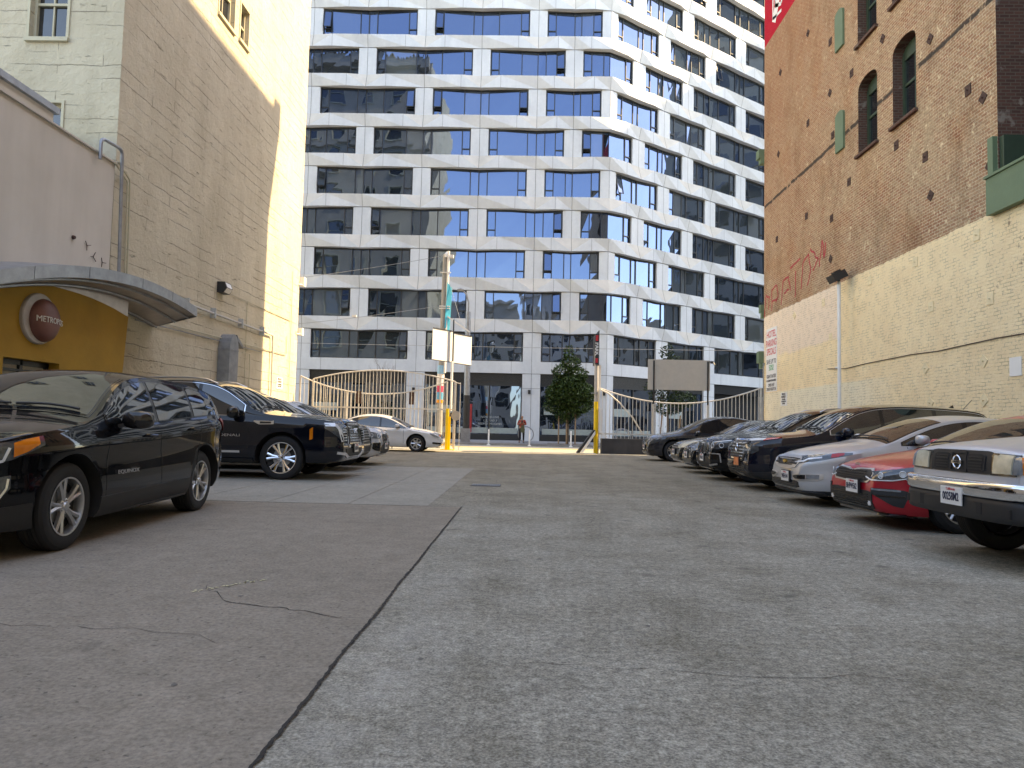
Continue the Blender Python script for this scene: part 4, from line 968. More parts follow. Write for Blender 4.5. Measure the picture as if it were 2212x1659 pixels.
# ------------------------------------------------------------------ street furniture on the far kerb
for i, (x, lb) in enumerate(((-2.2,'white flexible post on the kerb, leftmost of the three'),(.2,'white flexible post on the kerb just right of the standing person'),(2.62,'white flexible post on the kerb nearest the tree stakes'))):
    b = MB(); b.lathe([(.11,.0),(.10,.04),(.045,.07),(.045,.72),(.035,.74),(.045,.77),(.045,.9),(.02,.95),(0,.95)], (x,41.8,-.05), 'z', 12)
    o = b.build('flexible_post', M_['white_paint'], smooth=True); tag(o, lb, 'bollard', 'white flexible posts along the far kerb')
def hoop(x, y, r, lb, g=None):
    b = MB(); b.tube([(x+r*math.cos(a),y,.12+r+r*math.sin(a)) for a in [6.2832*i/36 for i in range(36)]], .03, 8, closed=True); b.box(x-.12,x+.12,y-.05,y+.05,.078,.13)
    tag(b.build('bike_rack', M_['grey_metal'], smooth=True), lb, 'bike rack', 'round bike racks on the far pavement')
hoop(-.02,44.9,.48,'round steel bike rack behind the standing person'); hoop(6.05,45.5,.48,'left of the two round bike racks behind the right fence'); hoop(6.3,46.4,.48,'right of the two round bike racks behind the right fence')

# ------------------------------------------------------------------ trees
def leafmat(name, a, b_):
    n = NT(name); oi = n.n('ShaderNodeAttribute'); oi.attribute_name = 'tone'; c = n.ramp(oi.outputs['Fac'], [(0, a), (1, b_)])
    n.inp(n.b, 'Subsurface Weight', 0); n.b.inputs['Transmission Weight'].default_value = 0
    return n.out(c, .5, spec=.4)
M_['leaf'] = leafmat('maple leaf', (.018,.045,.012), (.065,.12,.025)); M_['leaf2'] = leafmat('thin tree leaf', (.02,.04,.015), (.06,.10,.03))
M_['bark'] = plain('bark', (.13,.095,.065), .9, var=.3, nscale=10, bump=.01)
def tree(name, label, x, y, z0, clumps, nleaf, lsize, trunk, mat, seed, bare=0, group=None):
    t = empty(name, (x, y, z0), label, 'tree', group); random.seed(seed)
    b = MB(); b.tube([(x,y,z0),(x+.02,y,z0+trunk*.5),(x,y,z0+trunk)], [.075,.06,.05], 8)
    top = Vector((x, y, z0+trunk))
    for (cx, cy, cz, rx, rz) in clumps:
        c = Vector((x+cx, y+cy, z0+cz)); mid = top.lerp(c, .5)+Vector((0,0,-.1)); s_ = Vector((x, y, max(z0+trunk*.8, min(c.z-.6, z0+trunk+ (cz-trunk)*.6))))
        b.tube([s_, (s_+c)/2+Vector((0,0,-.05)), c], [.03,.02,.008], 5)
        for q in range(2): e = c+Vector((random.uniform(-rx,rx),random.uniform(-rx,rx),random.uniform(0,rz)))*.8; b.tube([(s_+c)/2, e], [.012,.004], 4)
    b.build('trunk', M_['bark'], t, smooth=True)
    if nleaf:
        b = MB(); tones = []; tot = sum(c[3]**2*c[4] for c in clumps)
        for (cx, cy, cz, rx, rz) in clumps:
            n = int(nleaf*rx*rx*rz/tot); ct = random.uniform(.15,.6)
            for i in range(n):
                while True:
                    d = Vector((random.uniform(-1,1), random.uniform(-1,1), random.uniform(-1,1)))
                    if .12 < d.length < 1: break
                d = d.normalized()*(d.length**.45)*random.uniform(.85,1.12)
                p = Vector((x+cx+d.x*rx, y+cy+d.y*rx, z0+cz+d.z*rz))
                a = Vector((random.gauss(0,1), random.gauss(0,1), random.gauss(0,.6))).normalized(); n_ = Vector((random.gauss(0,.6), random.gauss(0,.6), 1)).normalized(); c_ = a.cross(n_).normalized()
                s = lsize*random.uniform(.6,1.25)
                b.add([p-a*s, p-a*s*.15+c_*s*.62, p+a*s, p-a*s*.15-c_*s*.62], [(0,1,2,3)])
                tones.append(max(0, min(1, ct+random.gauss(0,.22))))
        o = b.build('crown', mat, t); set_tone(o, tones)
    return t
cl = [(0,0,5.55,.35,.45),(.1,.1,4.95,.6,.5),(-.35,0,4.4,.65,.5),(.45,0,4.2,.75,.55),(0,.2,3.7,1.0,.6),(-.75,0,3.1,.7,.55),(.8,0,3.2,.8,.6),(0,-.2,2.8,1.05,.6),(-.7,.2,2.25,.75,.45),(.65,.1,2.35,.85,.5),(0,0,1.9,.85,.45),(-.2,.1,1.5,.5,.3),(.1,-.5,3.3,.8,.8),(1.15,0,2.75,.45,.4),(-1.05,.1,2.65,.42,.35)]
tree('street_tree', 'leafy dark green young street tree tied to three stakes', 2.5, 43.2, .08, cl, 15000, .085, 1.9, M_['leaf'], 5)
for x, lb in ((1.95,'left'),(2.42,'middle'),(2.95,'right')):
    b = MB(); b.tube([(x,43.0,.05),(x,43.0,1.9)], .04, 8); tag(b.build('tree_stake', plain('wooden stake', (.27,.19,.12), .8, nscale=10), smooth=True), lb+' one of the wooden stakes under the leafy street tree', 'stake', 'stakes around the street tree')
tag(MB().box(1.3,3.9,42.5,43.8,.079,.086).build('tree_pit', M_['bark']), kind='structure')
cl2 = [(-.1,0,5.9,.45,.55),(.3,0,5.2,.55,.5),(-.55,0,4.3,.4,.4),(.3,0,3.9,.9,.5),(-.5,.1,3.2,.7,.5),(.9,0,2.9,.9,.55),(0,0,2.4,.9,.5),(-.8,0,4.9,.2,.3),(-1.3,0,3.7,.3,.3)]
tree('street_tree', 'sparse green tree standing behind the blank beige board', 8.9, 45, .08, cl2, 3600, .085, 2.3, M_['leaf2'], 8)
for x in (8.35, 9.5):
    tag(MB().tube([(x,44.8,.05),(x+.15,44.8,2.0)], .045, 8).build('tree_stake', plain('wooden stake', (.30,.20,.12), .8, nscale=10), smooth=True), ('left' if x < 9 else 'right')+' wooden stake under the sparse tree behind the right fence', 'stake')
# bare tree behind the left gate
bt = empty('bare_tree', (-8.9, 43.5, .08), 'small leafless tree behind the arched gate', 'tree'); random.seed(31); b = MB()
def branch(p, d, L, r, dep):
    q = p+d*L; b.tube([p, (p+q)/2+Vector((random.uniform(-.04,.04),0,0)), q], [r, r*.8, r*.6], 4, cap=False)
    if dep:
        for i in range(3):
            nd = (d+Vector((random.uniform(-.55,.55), random.uniform(-.4,.4), random.uniform(.0,.5)))).normalized(); branch(q if i else (p+q)/2, nd, L*random.uniform(.6,.85), r*.6, dep-1)
branch(Vector((-8.9,43.5,.08)), Vector((0,0,1)), 1.7, .05, 5)
b.build('branches', plain('grey bark', (.16,.14,.12), .9), bt)
def bush(name, label, x, y, z, rx, rz, n, seed, mat=M_['leaf'], ls=.06):
    random.seed(seed); b = MB(); tones = []
    for i in range(n):
        d = Vector((random.gauss(0,.5), random.gauss(0,.5), abs(random.gauss(0,.5)))); p = Vector((x+d.x*rx, y+d.y*rx, z+d.z*rz)); a = Vector((random.gauss(0,1), random.gauss(0,1), random.gauss(.3,.8))).normalized(); c_ = a.cross(Vector((0,0,1))).normalized(); s = ls*random.uniform(.6,1.3)
        b.add([p-a*s, p+c_*s*.5, p+a*s, p-c_*s*.5], [(0,1,2,3)]); tones.append(random.random())
    o = b.build(name, mat); set_tone(o, tones); tag(o, label, 'plant')
bush('ivy_bush', 'dark ivy clump behind the arched gate', -9.0, 44, .8, .9, 1.5, 1800, 41)
bush('shrub', 'bright green low shrub behind the right fence', 10.4, 47, .1, 1.5, 1.0, 1800, 42)
bush('shrub', 'dim dusty shrub in the garage shade behind the right fence', 14.2, 51.5, .1, 1.2, 1.8, 900, 43)
# ------------------------------------------------------------------ person
pe = empty('person', (-.28, 44.4, .08), 'person standing in red plaid shirt and dark trousers looking at a phone', 'person')
def skin_mesh(verts, edges, radii, name, mat, parent, lvl=2, root=0):
    me = bpy.data.meshes.new(name); me.from_pydata(verts, edges, []); o = bpy.data.objects.new(name, me); COL.objects.link(o)
    sk = o.modifiers.new('s', 'SKIN'); sk.use_smooth_shade = True; su = o.modifiers.new('u', 'SUBSURF'); su.levels = lvl; su.render_levels = lvl
    for i, r in enumerate(radii):
        v = me.skin_vertices[0].data[i]; v.radius = r if isinstance(r, tuple) else (r, r); v.use_root = (i == root)
    bpy.context.view_layer.update()
    m2 = bpy.data.meshes.new_from_object(o.evaluated_get(bpy.context.evaluated_depsgraph_get())); bpy.data.objects.remove(o)
    m2.materials.clear(); m2.materials.append(mat); m2.polygons.foreach_set('use_smooth', [True]*len(m2.polygons))
    p = bpy.data.objects.new(name, m2); COL.objects.link(p); p.parent = parent; return p
V_ = [(0,0,.92),(0,.01,1.12),(0,0,1.34),(0,0,1.43),(0,-.03,1.50),(0,-.05,1.58),(0,-.045,1.66), # 0-6 torso neck head
 (.17,0,1.37),(.25,-.03,1.10),(.09,-.24,1.22),(.05,-.28,1.27), (-.17,0,1.37),(-.25,-.03,1.10),(-.09,-.24,1.22),(-.05,-.28,1.27),
 (.10,0,.86),(.11,.0,.48),(.11,.02,.09),(.12,-.13,.04),(-.10,0,.86),(-.12,.0,.48),(-.13,.02,.09),(-.15,-.13,.04)]
E_ = [(0,1),(1,2),(2,3),(3,4),(4,5),(5,6),(2,7),(7,8),(8,9),(9,10),(2,11),(11,12),(12,13),(13,14),(0,15),(15,16),(16,17),(17,18),(0,19),(19,20),(20,21),(21,22)]
Rd = [(.15,.11),(.145,.10),(.15,.10),.055,.055,.085,.07,.06,.048,.036,.03,.06,.048,.036,.03,.085,.058,.042,.04,.085,.058,.042,.04]
skin = plain('skin', (.42,.23,.16), .6, var=.08)
body = skin_mesh(V_, E_, Rd, 'body', skin, pe)
# face, fingers
b = MB(); b.lathe([(0,.012),(.012,.006),(.014,0)], (-.03,-.125,1.59), 'y', 8); b.lathe([(0,.012),(.012,.006),(.014,0)], (.03,-.125,1.59), 'y', 8); b.build('eyes', M_['black_text'], body, local=True)
b = MB(); b.tube([(0,-.125,1.60),(0,-.145,1.565),(0,-.125,1.555)], [.008,.014,.008], 6); b.build('nose', skin, body, local=True, smooth=True)
b = MB()
for sd in (-1, 1):
    for k in range(4): b.tube([(sd*.05,-.285+.0,1.245+k*.018),(sd*.035,-.315,1.25+k*.018),(sd*.01,-.318,1.252+k*.018)], [.009,.009,.007], 6)
    b.tube([(sd*.06,-.28,1.26),(sd*.05,-.30,1.305),(sd*.03,-.305,1.315)], [.01,.009,.008], 6)
b.build('fingers', skin, body, local=True, smooth=True)
def m_plaid():
    n = NT('red plaid cloth'); x, y, z = n.xyz(n.objc())
    a = n.math('GREATER_THAN', n.math('FRACT', n.math('MULTIPLY', n.math('ADD', x, 3.0), 11.0)), .55); c = n.math('GREATER_THAN', n.math('FRACT', n.math('MULTIPLY', z, 11.0)), .55)
    col = n.mix(n.math('MULTIPLY', a, c), n.mix(n.math('MAXIMUM', a, c), (.62,.10,.05), (.25,.03,.03)), (.02,.02,.02)); return n.out(col, .8)
sv = [(0,0,.90),(0,.01,1.12),(0,0,1.36),(.17,0,1.37),(.25,-.03,1.12),(.16,-.15,1.17),(-.17,0,1.37),(-.25,-.03,1.12),(-.16,-.15,1.17)]
skin_mesh(sv, [(0,1),(1,2),(2,3),(3,4),(4,5),(2,6),(6,7),(7,8)], [(.18,.14),(.175,.13),(.16,.115),.075,.066,.055,.075,.066,.055], 'shirt', m_plaid(), pe)
jn = plain('dark trousers', (.012,.014,.022), .8)
skin_mesh([(0,0,.93),(.10,0,.84),(.115,0,.48),(.115,.02,.10),(-.10,0,.84),(-.125,0,.48),(-.13,.02,.10)], [(0,1),(1,2),(2,3),(0,4),(4,5),(5,6)], [(.15,.115),.098,.07,.055,.098,.07,.055], 'trousers', jn, pe)
skin_mesh([(.115,.03,.045),(.12,-.14,.04)], [(0,1)], [.055,.05], 'shoe', M_['black_metal'], pe); skin_mesh([(-.13,.03,.045),(-.15,-.14,.04)], [(0,1)], [.055,.05], 'shoe', M_['black_metal'], pe)
skin_mesh([(0,-.01,1.655),(0,.03,1.60),(0,.035,1.53)], [(0,1),(1,2)], [.098,.085,.06], 'hair', plain('grey brown hair', (.10,.075,.055), .8), pe)
tag(MB().obox((-.28,44.07,1.39),(.045,0,0),(0,.005,.003),(0,-.02,.085)).build('mobile_phone', M_['black_metal']), 'black mobile phone held up by the standing person', 'phone')
b = MB(); b.prism([(-.35,44.05,.72),(-.13,44.05,.70),(-.08,44.05,.9),(-.17,44.05,1.15),(-.27,44.05,1.16),(-.37,44.05,.92)], (0,.1,0)); b.tube([(-.30,44.1,1.12),(-.24,44.12,1.36),(-.15,44.1,1.12)], .014, 6)
tag(b.build('shoulder_bag', plain('olive bag cloth', (.10,.11,.06), .85)), 'olive green bag hanging in front of the plaid shirt', 'bag')
# ------------------------------------------------------------------ vehicles
def paint(name, c, metal=.0, rough=.25, coat=1.0):
    n = NT(name)
    n.b.inputs['Coat Roughness'].default_value = .02
    if metal: n.bump(n.noise(900, 1, .5, vec=n.objc()), .0002, .12)
    n.bump(n.noise(1.1, 2, .4, vec=n.objc()), .012, .12)
    dust = n.noise(5, 5, .65, vec=n.objc())
    return n.out(n.mix(n.ramp(dust, [(.5, 0.0), (.8, .02)]), c, (.3,.28,.24)), n.ramp(dust, [(.4, rough), (.75, rough+.08)]), metal, None, coat, .5 if metal else .05)
C_ = {}
C_['glass'] = plain('car glass', (.012,.014,.015), .02, 0, .05, ior=2.0)
C_['glass_tan'] = plain('windscreen glass', (.035,.035,.032), .02, 0, .3, 2, ior=1.8)
C_['black'] = plain('black plastic', (.018,.018,.019), .55, var=.1)
C_['gloss'] = plain('gloss black plastic', (.008,.008,.009), .12, ior=1.6)
C_['chrome'] = plain('chrome', (.82,.83,.85), .08, 1, .02)
C_['satin'] = plain('satin silver', (.62,.62,.63), .28, .9, .05)
C_['rim'] = plain('alloy rim', (.52,.53,.54), .3, .85, .06)
C_['rimdark'] = plain('dark wheel well', (.012,.012,.013), .7)
C_['lamp'] = plain('headlamp glass', (.22,.25,.28), .06, .35, .35, 14, ior=1.8)
C_['lampdark'] = plain('smoked headlamp', (.05,.06,.07), .05, .2, .4, 18, ior=1.9)
C_['lampcream'] = plain('aged headlamp lens', (.50,.47,.36), .18, .1, .25, 9, ior=1.6)
C_['drl'] = plain('lamp strip', (.75,.78,.80), .15, .2, .05)
C_['amber'] = plain('amber lens', (.75,.20,.015), .12, 0, .15, ior=1.6)
C_['redlens'] = plain('red lens', (.45,.01,.015), .12, 0, .15, ior=1.6)
C_['plate'] = plain('number plate', (.78,.77,.74), .4, var=.03)
C_['plateblue'] = plain('plate letters', (.02,.025,.06), .5)
C_['interior'] = plain('seat fabric', (.05,.05,.05), .8)
def chaikin(P, n=2):
    for _ in range(n):
        Q = [P[0]]
        for a, c in zip(P[:-1], P[1:]): Q += [(a[0]*.75+c[0]*.25, a[1]*.75+c[1]*.25), (a[0]*.25+c[0]*.75, a[1]*.25+c[1]*.75)]
        P = Q+[P[-1]]
    return P
def lin(P, x):
    if x <= P[0][0]: return P[0][1]
    for a, c in zip(P[:-1], P[1:]):
        if x <= c[0]: return a[1]+(c[1]-a[1])*(x-a[0])/max(1e-9, c[0]-a[0])
    return P[-1][1]
class Car:
    def __init__(s, name, label, cat, x, y, heading, L, W, top, belt, foh, wb, r, body, bot=None, kf=.34, nf=2.6, df=.8, kr=.22, dr=.6, tum=.34, crown=.07, wbr=.935, hoodcrown=None, rim=C_['rim'], sp=5, tread=.23, group='cars parked in the lot', prof=None, rimr=None, split=False, lipmat=None, well=.055):
        s.L, s.W, s.foh, s.wb, s.r = L, W, foh, wb, r
        s.top = chaikin(top); s.bot = chaikin(bot or [(0,.40),(.04,.30),(.18,.22),(.5,.20),(L-.6,.21),(L-.15,.30),(L,.42)], 1)
        s.beltp = belt; s.kf, s.nf, s.df, s.kr, s.dr = kf, nf, df, kr, dr; s.tum, s.crown, s.wbr = tum, crown, wbr; s.body = body
        s.prof = prof or [(.03,.93),(.12,.975),(.30,1.0),(.50,.992),(.66,.980),(.80,.992),(.93,.985)]
        s.e = empty(name, (x, y, 0), label, cat, group, heading)
        s.shell(); s.wheels(rim, sp, tread, rimr or r*.66, split, lipmat, well)
    def X(s, d): return s.L/2-d
    def w(s, d):
        k = 1
        if d < s.df: k -= s.kf*((s.df-d)/s.df)**s.nf
        if d > s.L-s.dr: k -= s.kr*((d-s.L+s.dr)/s.dr)**2.6
        return s.W/2*k
    def zt(s, d): return lin(s.top, d)
    def belt(s, d): return lin(s.beltp, d)
    def edge(s, d):
        zt, zb = s.zt(d), lin(s.bot, d); cr = min(s.crown, .35*(zt-zb)); be = min(s.belt(d), zt-cr); wb = s.w(d)*s.wbr
        ze = zt-cr; ye = wb-(ze-be)*s.tum
        return zb, be, wb, ze, ye, zt
    def ring(s, d):
        zb, be, wb, ze, ye, zt = s.edge(d); w = s.w(d); P = [(0,zb),(w*.5,zb),(w*.8,zb)]
        for f, m in s.prof: P.append((w*m, zb+(be-zb)*f))
        P.append((wb, be))
        if ze-be > .02:
            for t in (.33,.66): P.append((wb+(ye-wb)*t+.018*math.sin(math.pi*t)*min(1,(ze-be)/.3), be+(ze-be)*t))
        else:
            for t in (.33,.66): P.append((wb+(ye-.012-wb)*t, be+(ze-be)*t+.002*t))
        P.append((ye if ze-be > .02 else ye-.012, ze))
        for q in (.95,.86,.7,.5,.25,0): P.append((ye*q, ze+(zt-ze)*(1-q**2.4)))
        return P
    def shell(s):
        D = set(); L = s.L
        for i in range(11): D.add(round(.5*(i/10)**2.0, 4)); D.add(round(L-.4*(i/10)**1.8, 4))
        n = 62
        for i in range(n+1): D.add(round(.5+(L-.9)*i/n, 4))
        D = sorted(D); b = MB(); R = []
        for d in D:
            h = s.ring(d); full = [(y, z) for y, z in h]+[(-y, z) for y, z in h[1:-1][::-1]]
            R.append([(s.X(d), y, z) for y, z in full])
        n = len(R[0]); 
        for r in R: b.v += r
        for i in range(len(R)-1):
            for k in range(n): l = (k+1) % n; b.f.append((i*n+k, i*n+l, (i+1)*n+l, (i+1)*n+k)); b.m.append(0)
        b.f.append(tuple(range(n))[::-1]); b.m.append(0); b.f.append(tuple((len(R)-1)*n+k for k in range(n))); b.m.append(0)
        s.bvh = BVHTree.FromPolygons([Vector(v) for v in b.v], b.f)
        me = bpy.data.meshes.new('body'); me.from_pydata(b.v, [], b.f)
        bm = bmesh.new(); bm.from_mesh(me); bmesh.ops.recalc_face_normals(bm, faces=bm.faces); bm.to_mesh(me); bm.free()
        me.materials.append(s.body); me.materials.append(C_['rimdark'])
        o = bpy.data.objects.new('body', me); COL.objects.link(o)
        cuts = []
        for ax in (s.foh, s.foh+s.wb):
            c = MB(); rr = s.r+.055
            for sd in (-1, 1):
                c2 = MB(); N = 36; P = []
                for i in range(N): a = 2*math.pi*i/N; P.append((s.X(ax)+rr*math.cos(a)*1.03, sd*(s.W/2-.32), s.r+.02+rr*math.sin(a)))
                c2.prism(P, (0, sd*.6, 0)); c.add(c2.v, c2.f, 0)
            cm = bpy.data.meshes.new('c'); cm.from_pydata(c.v, [], c.f); bm = bmesh.new(); bm.from_mesh(cm); bmesh.ops.recalc_face_normals(bm, faces=bm.faces); bm.to_mesh(cm); bm.free()
            cm.materials.append(C_['rimdark']); co = bpy.data.objects.new('c', cm); COL.objects.link(co); cuts.append(co)
            md = o.modifiers.new('b', 'BOOLEAN'); md.operation = 'DIFFERENCE'; md.object = co; md.solver = 'EXACT'; md.material_mode = 'TRANSFER'
        bpy.context.view_layer.update()
        m2 = bpy.data.meshes.new_from_object(o.evaluated_get(bpy.context.evaluated_depsgraph_get())); bpy.data.objects.remove(o)
        for c in cuts: bpy.data.objects.remove(c)
        m2.polygons.foreach_set('use_smooth', [True]*len(m2.polygons)); m2.set_sharp_from_angle(angle=R_(38)); m2.name = 'body'
        s.bo = bpy.data.objects.new('body', m2); COL.objects.link(s.bo); s.bo.parent = s.e
    # ---- projected parts
    def ray(s, kind, a, b_, side=1):
        if kind == 'side': o, d = Vector((a, side*4, b_)), Vector((0, -side, 0))
        elif kind == 'front': o, d = Vector((6, a, b_)), Vector((-1, 0, 0))
        elif kind == 'rear': o, d = Vector((-6, a, b_)), Vector((1, 0, 0))
        elif kind == 'top': o, d = Vector((a, b_, 4)), Vector((0, 0, -1))
        else:
            an = R_(kind); d = Vector((-math.cos(an), -side*math.sin(an), 0)); U = Vector((-math.sin(an), side*math.cos(an), 0))
            o = Vector((s.L/2, side*s.W/2, b_))+U*a-d*3
        h = s.bvh.ray_cast(o, d)
        return (h[0], h[1] if h[1].dot(d) < 0 else -h[1]) if h[0] else (None, None)
    def patch(s, b, kind, f, nu=12, nv=4, eps=.006, side=1, mi=0, skirt=.02):
        G = []
        for i in range(nu+1):
            row = []
            for j in range(nv+1):
                a, c = f(i/nu, j/nv); p, n = s.ray(kind, a, c, side)
                row.append((p, n))
            G.append(row)
        flat = [q for r in G for q in r if q[0] is not None]
        if not flat: return
        o = len(b.v)
        for r in G:
            for k, q in enumerate(r):
                if q[0] is None: q = min(flat, key=lambda t: 1)
                b.v.append(tuple(q[0]+q[1]*eps))
        ok = lambda i, j: G[i][j][0] is not None
        m = nv+1
        for i in range(nu):
            for j in range(nv):
                if ok(i,j) and ok(i+1,j) and ok(i,j+1) and ok(i+1,j+1): b.f.append((o+i*m+j, o+(i+1)*m+j, o+(i+1)*m+j+1, o+i*m+j+1)); b.m.append(mi)
        if skirt:
            loop = [(i,0) for i in range(nu+1)]+[(nu,j) for j in range(1,nv+1)]+[(i,nv) for i in range(nu-1,-1,-1)]+[(0,j) for j in range(nv-1,0,-1)]
            if all(ok(*q) for q in loop):
                o2 = len(b.v)
                for (i, j) in loop: p, n = G[i][j]; b.v.append(tuple(p-n*.004))
                for k in range(len(loop)):
                    k2 = (k+1) % len(loop); i, j = loop[k]; i2, j2 = loop[k2]
                    b.f.append((o+i*m+j, o+i2*m+j2, o2+k2, o2+k)); b.m.append(mi)
    @staticmethod
    def sh(pts):
        """pts: (a, lo, hi) -> f(u,v)"""
        def f(u, v):
            a = pts[0][0]+(pts[-1][0]-pts[0][0])*u
            q = [(p[0], p[1]) for p in pts]; r = [(p[0], p[2]) for p in pts]
            if pts[0][0] > pts[-1][0]: q, r = q[::-1], r[::-1]
            lo, hi = lin(q, a), lin(r, a); return a, lo+(hi-lo)*v
        return f
    def part(s, name, kind, pts, mat, eps=.006, sides=(1,), nu=14, nv=4, parent=None, smooth=True, skirt=.02, one=False):
        last = None
        if one:
            b = MB()
            for sd in sides: s.patch(b, kind, s.sh(pts) if isinstance(pts, list) else pts, nu, nv, eps, sd, skirt=skirt)
            return b.build(name, mat, parent or s.e, smooth, local=True, sharp=50)
        for sd in sides:
            b = MB(); s.patch(b, kind, s.sh(pts) if isinstance(pts, list) else pts, nu, nv, eps, sd, skirt=skirt)
            if b.f: last = b.build(name, mat, parent or s.e, smooth, local=True, sharp=50)
        return last
    def strips(s, name, kind, lst, mat, eps=.009, sides=(1,), parent=None, nu=10):
        """lst of polylines [(a,b),...],width ; one mesh"""
        b = MB()
        for sd in sides:
            for pts, wd in lst:
                n = len(pts)
                for k in range(n-1):
                    (a0,b0),(a1,b1) = pts[k], pts[k+1]; dx, dz = a1-a0, b1-b0; l = math.hypot(dx, dz) or 1; nx, nz = -dz/l*wd/2, dx/l*wd/2
                    m_ = max(1, min(nu, int(l/.06)+1))
                    s.patch(b, kind, lambda u, v: (a0+dx*u+nx*(2*v-1), b0+dz*u+nz*(2*v-1)), m_, 1, eps, sd, skirt=True)
        return b.build(name, mat, parent or s.e, False, local=True)
    def windows(s, w0, w1, pillars, cowl, header, rtop=None, rbot=None, glass=C_['glass'], trim=C_['gloss'], ws=None, wsin=.07, quarter=True, chrome=None, beltoff=.03, topoff=.05):
        X = s.X
        def wshape(d0, d1, g=0):
            def f(u, v):
                d = d0+(d1-d0)*u; zb, be, wb, ze, ye, zt = s.edge(d); lo = s.belt(d)+beltoff-g; hi = max(lo+.004, ze-topoff+g); return X(d), lo+(hi-lo)*v
            return f
        if chrome:
            s.part('window_trim', 'side', wshape(w0-.04, w1+.05, .022), chrome, .004, (1,-1), 40, 6)
        s.part('window_surround', 'side', wshape(w0-.02, w1+.03, .012), trim, .006, (1,-1), 40, 6)
        cuts = [w0]+[p for p in pillars]+[w1]
        for i in range(len(cuts)-1):
            a = cuts[i]+(.035 if i else 0); c = cuts[i+1]-(.035 if i < len(cuts)-2 else 0)
            s.part('side_window', 'side', wshape(a, c), glass, .010, (1,-1), 20, 6)
        def wsf(u, v):
            d = cowl+(header-cowl)*v; zb, be, wb, ze, ye, zt = s.edge(d); yy = (ye-wsin*(1-.25*v)); return X(d), -yy+2*yy*u
        s.part('windscreen_surround', 'top', lambda u, v: (wsf(u, v)[0]+(.03 if v == 0 else -.02 if v == 1 else 0), wsf(u, v)[1]*1.035), C_['gloss'], .004, (1,), 20, 10)
        s.part('windscreen', 'top', wsf, ws or glass, .008, (1,), 20, 10)
        b = MB()
        for y0 in (.12, -.48):
            d = cowl+.02; P = []
            for t in range(7): a_, c_ = X(cowl+.05+.02*math.sin(t/6*3)), y0+.55*t/6; p, n = s.ray('top', a_, c_); P.append(p+n*.03)
            b.tube(P, .012, 5)
        b.build('wiper', C_['black'], s.e, local=True)
        if rtop:
            def rf(u, v):
                d = rtop+(rbot-rtop)*v; zb, be, wb, ze, ye, zt = s.edge(d); yy = ye-.1; return X(d), -yy+2*yy*u
            s.part('rear_window', 'top', rf, glass, .008, (1,), 16, 8)
    def seams(s, ds, z0=.34, hood=None, col=C_['gloss']):
        L_ = []
        for d in ds:
            if isinstance(d, tuple): pts = [(s.X(a), z) for a, z in d]
            else: pts = [(s.X(d), z0), (s.X(d+.0), .62), (s.X(d), s.belt(d)-.01)]
            L_.append((pts, .008))
        s.strips('panel_seam', 'side', L_, col, .0025, (1,-1))
    def handles(s, ds, z=None, mat=None):
        for d in ds:
            for sd in (1,-1):
                zz = z or s.belt(d)-.11; p, n = s.ray('side', s.X(d), zz, sd); b = MB(); q = p+n*.028
                b.tube([p+Vector((-.10,0,0))+n*.0, q+Vector((-.085,0,0)), q+Vector((.085,0,.004)), p+Vector((.10,0,.004))], [.012,.014,.014,.012], 8)
                b.build('door_handle', mat or s.body, s.e, True, local=True)
    def mirrors(s, d, z, out=.20, sz=(.12,.10,.075), mat=None, cap=None, sides=(1,-1)):
        for sd in sides:
            p, n = s.ray('side', s.X(d), z, sd); b = MB(); c = Vector((s.X(d)-.0, sd*(abs(p.y)+out*.62), z+.045))
            prof = [(0,-1),(.45,-.93),(.8,-.7),(1,-.25),(1,.3),(.86,.75),(.6,.95),(0,1)]
            o = len(b.v); N = 16
            for (r, h) in prof:
                for k in range(N):
                    a = 2*math.pi*k/N; ca, sa = math.cos(a), math.sin(a); q = (abs(ca)**.7*(1 if ca > 0 else -1), abs(sa)**.7*(1 if sa > 0 else -1))
                    b.v.append((c.x+q[0]*r*sz[0]*.62-(.03*h*h), c.y+sd*h*sz[1], c.z+q[1]*r*sz[2]))
            for i in range(len(prof)-1):
                for k in range(N): l = (k+1) % N; b.f.append((o+i*N+k, o+i*N+l, o+(i+1)*N+l, o+(i+1)*N+k)); b.m.append(0)
            m_ = b.build('mirror', mat or s.body, s.e, True, local=True)
            b = MB(); b.bar((c.x+.02, p.y-sd*.02, z-.02), (c.x, c.y-sd*sz[1]*.6, c.z-sz[2]*.55), .07, .035); b.build('mirror_arm', C_['black'], m_, local=True)
    def wheels(s, rim, sp, tread, rr, split, lipmat, well):
        r = s.r; w2 = tread/2
        b = MB(); sh_ = .02
        b.lathe([(rr*.98,-w2+.01),(rr+.01,-w2+.004),((rr+r)/2,-w2-.004),(r-.03,-w2+.004),(r-.008,-w2+.022),(r,-w2+.045)]+[(r-(.006 if i % 2 else 0), -w2+.045+(tread-.09)*(i+.5)/9) for i in range(9)]+[(r,w2-.045),(r-.008,w2-.022),(r-.03,w2-.004),((rr+r)/2,w2+.004),(rr+.01,w2-.004),(rr*.98,w2-.01)], (0,0,0), 'y', 44)
        tyre = b.build('wheel', M_['rubber'], s.e, True, local=True, sharp=25)
        b = MB(); b.lathe([(rr*1.0,w2-.004),(rr*1.01,w2-.0),(rr*.95,w2-.002),(rr*.93,w2-.02),(rr*.90,w2-.06),(rr*.90,-w2+.02)], (0,0,0), 'y', 40)
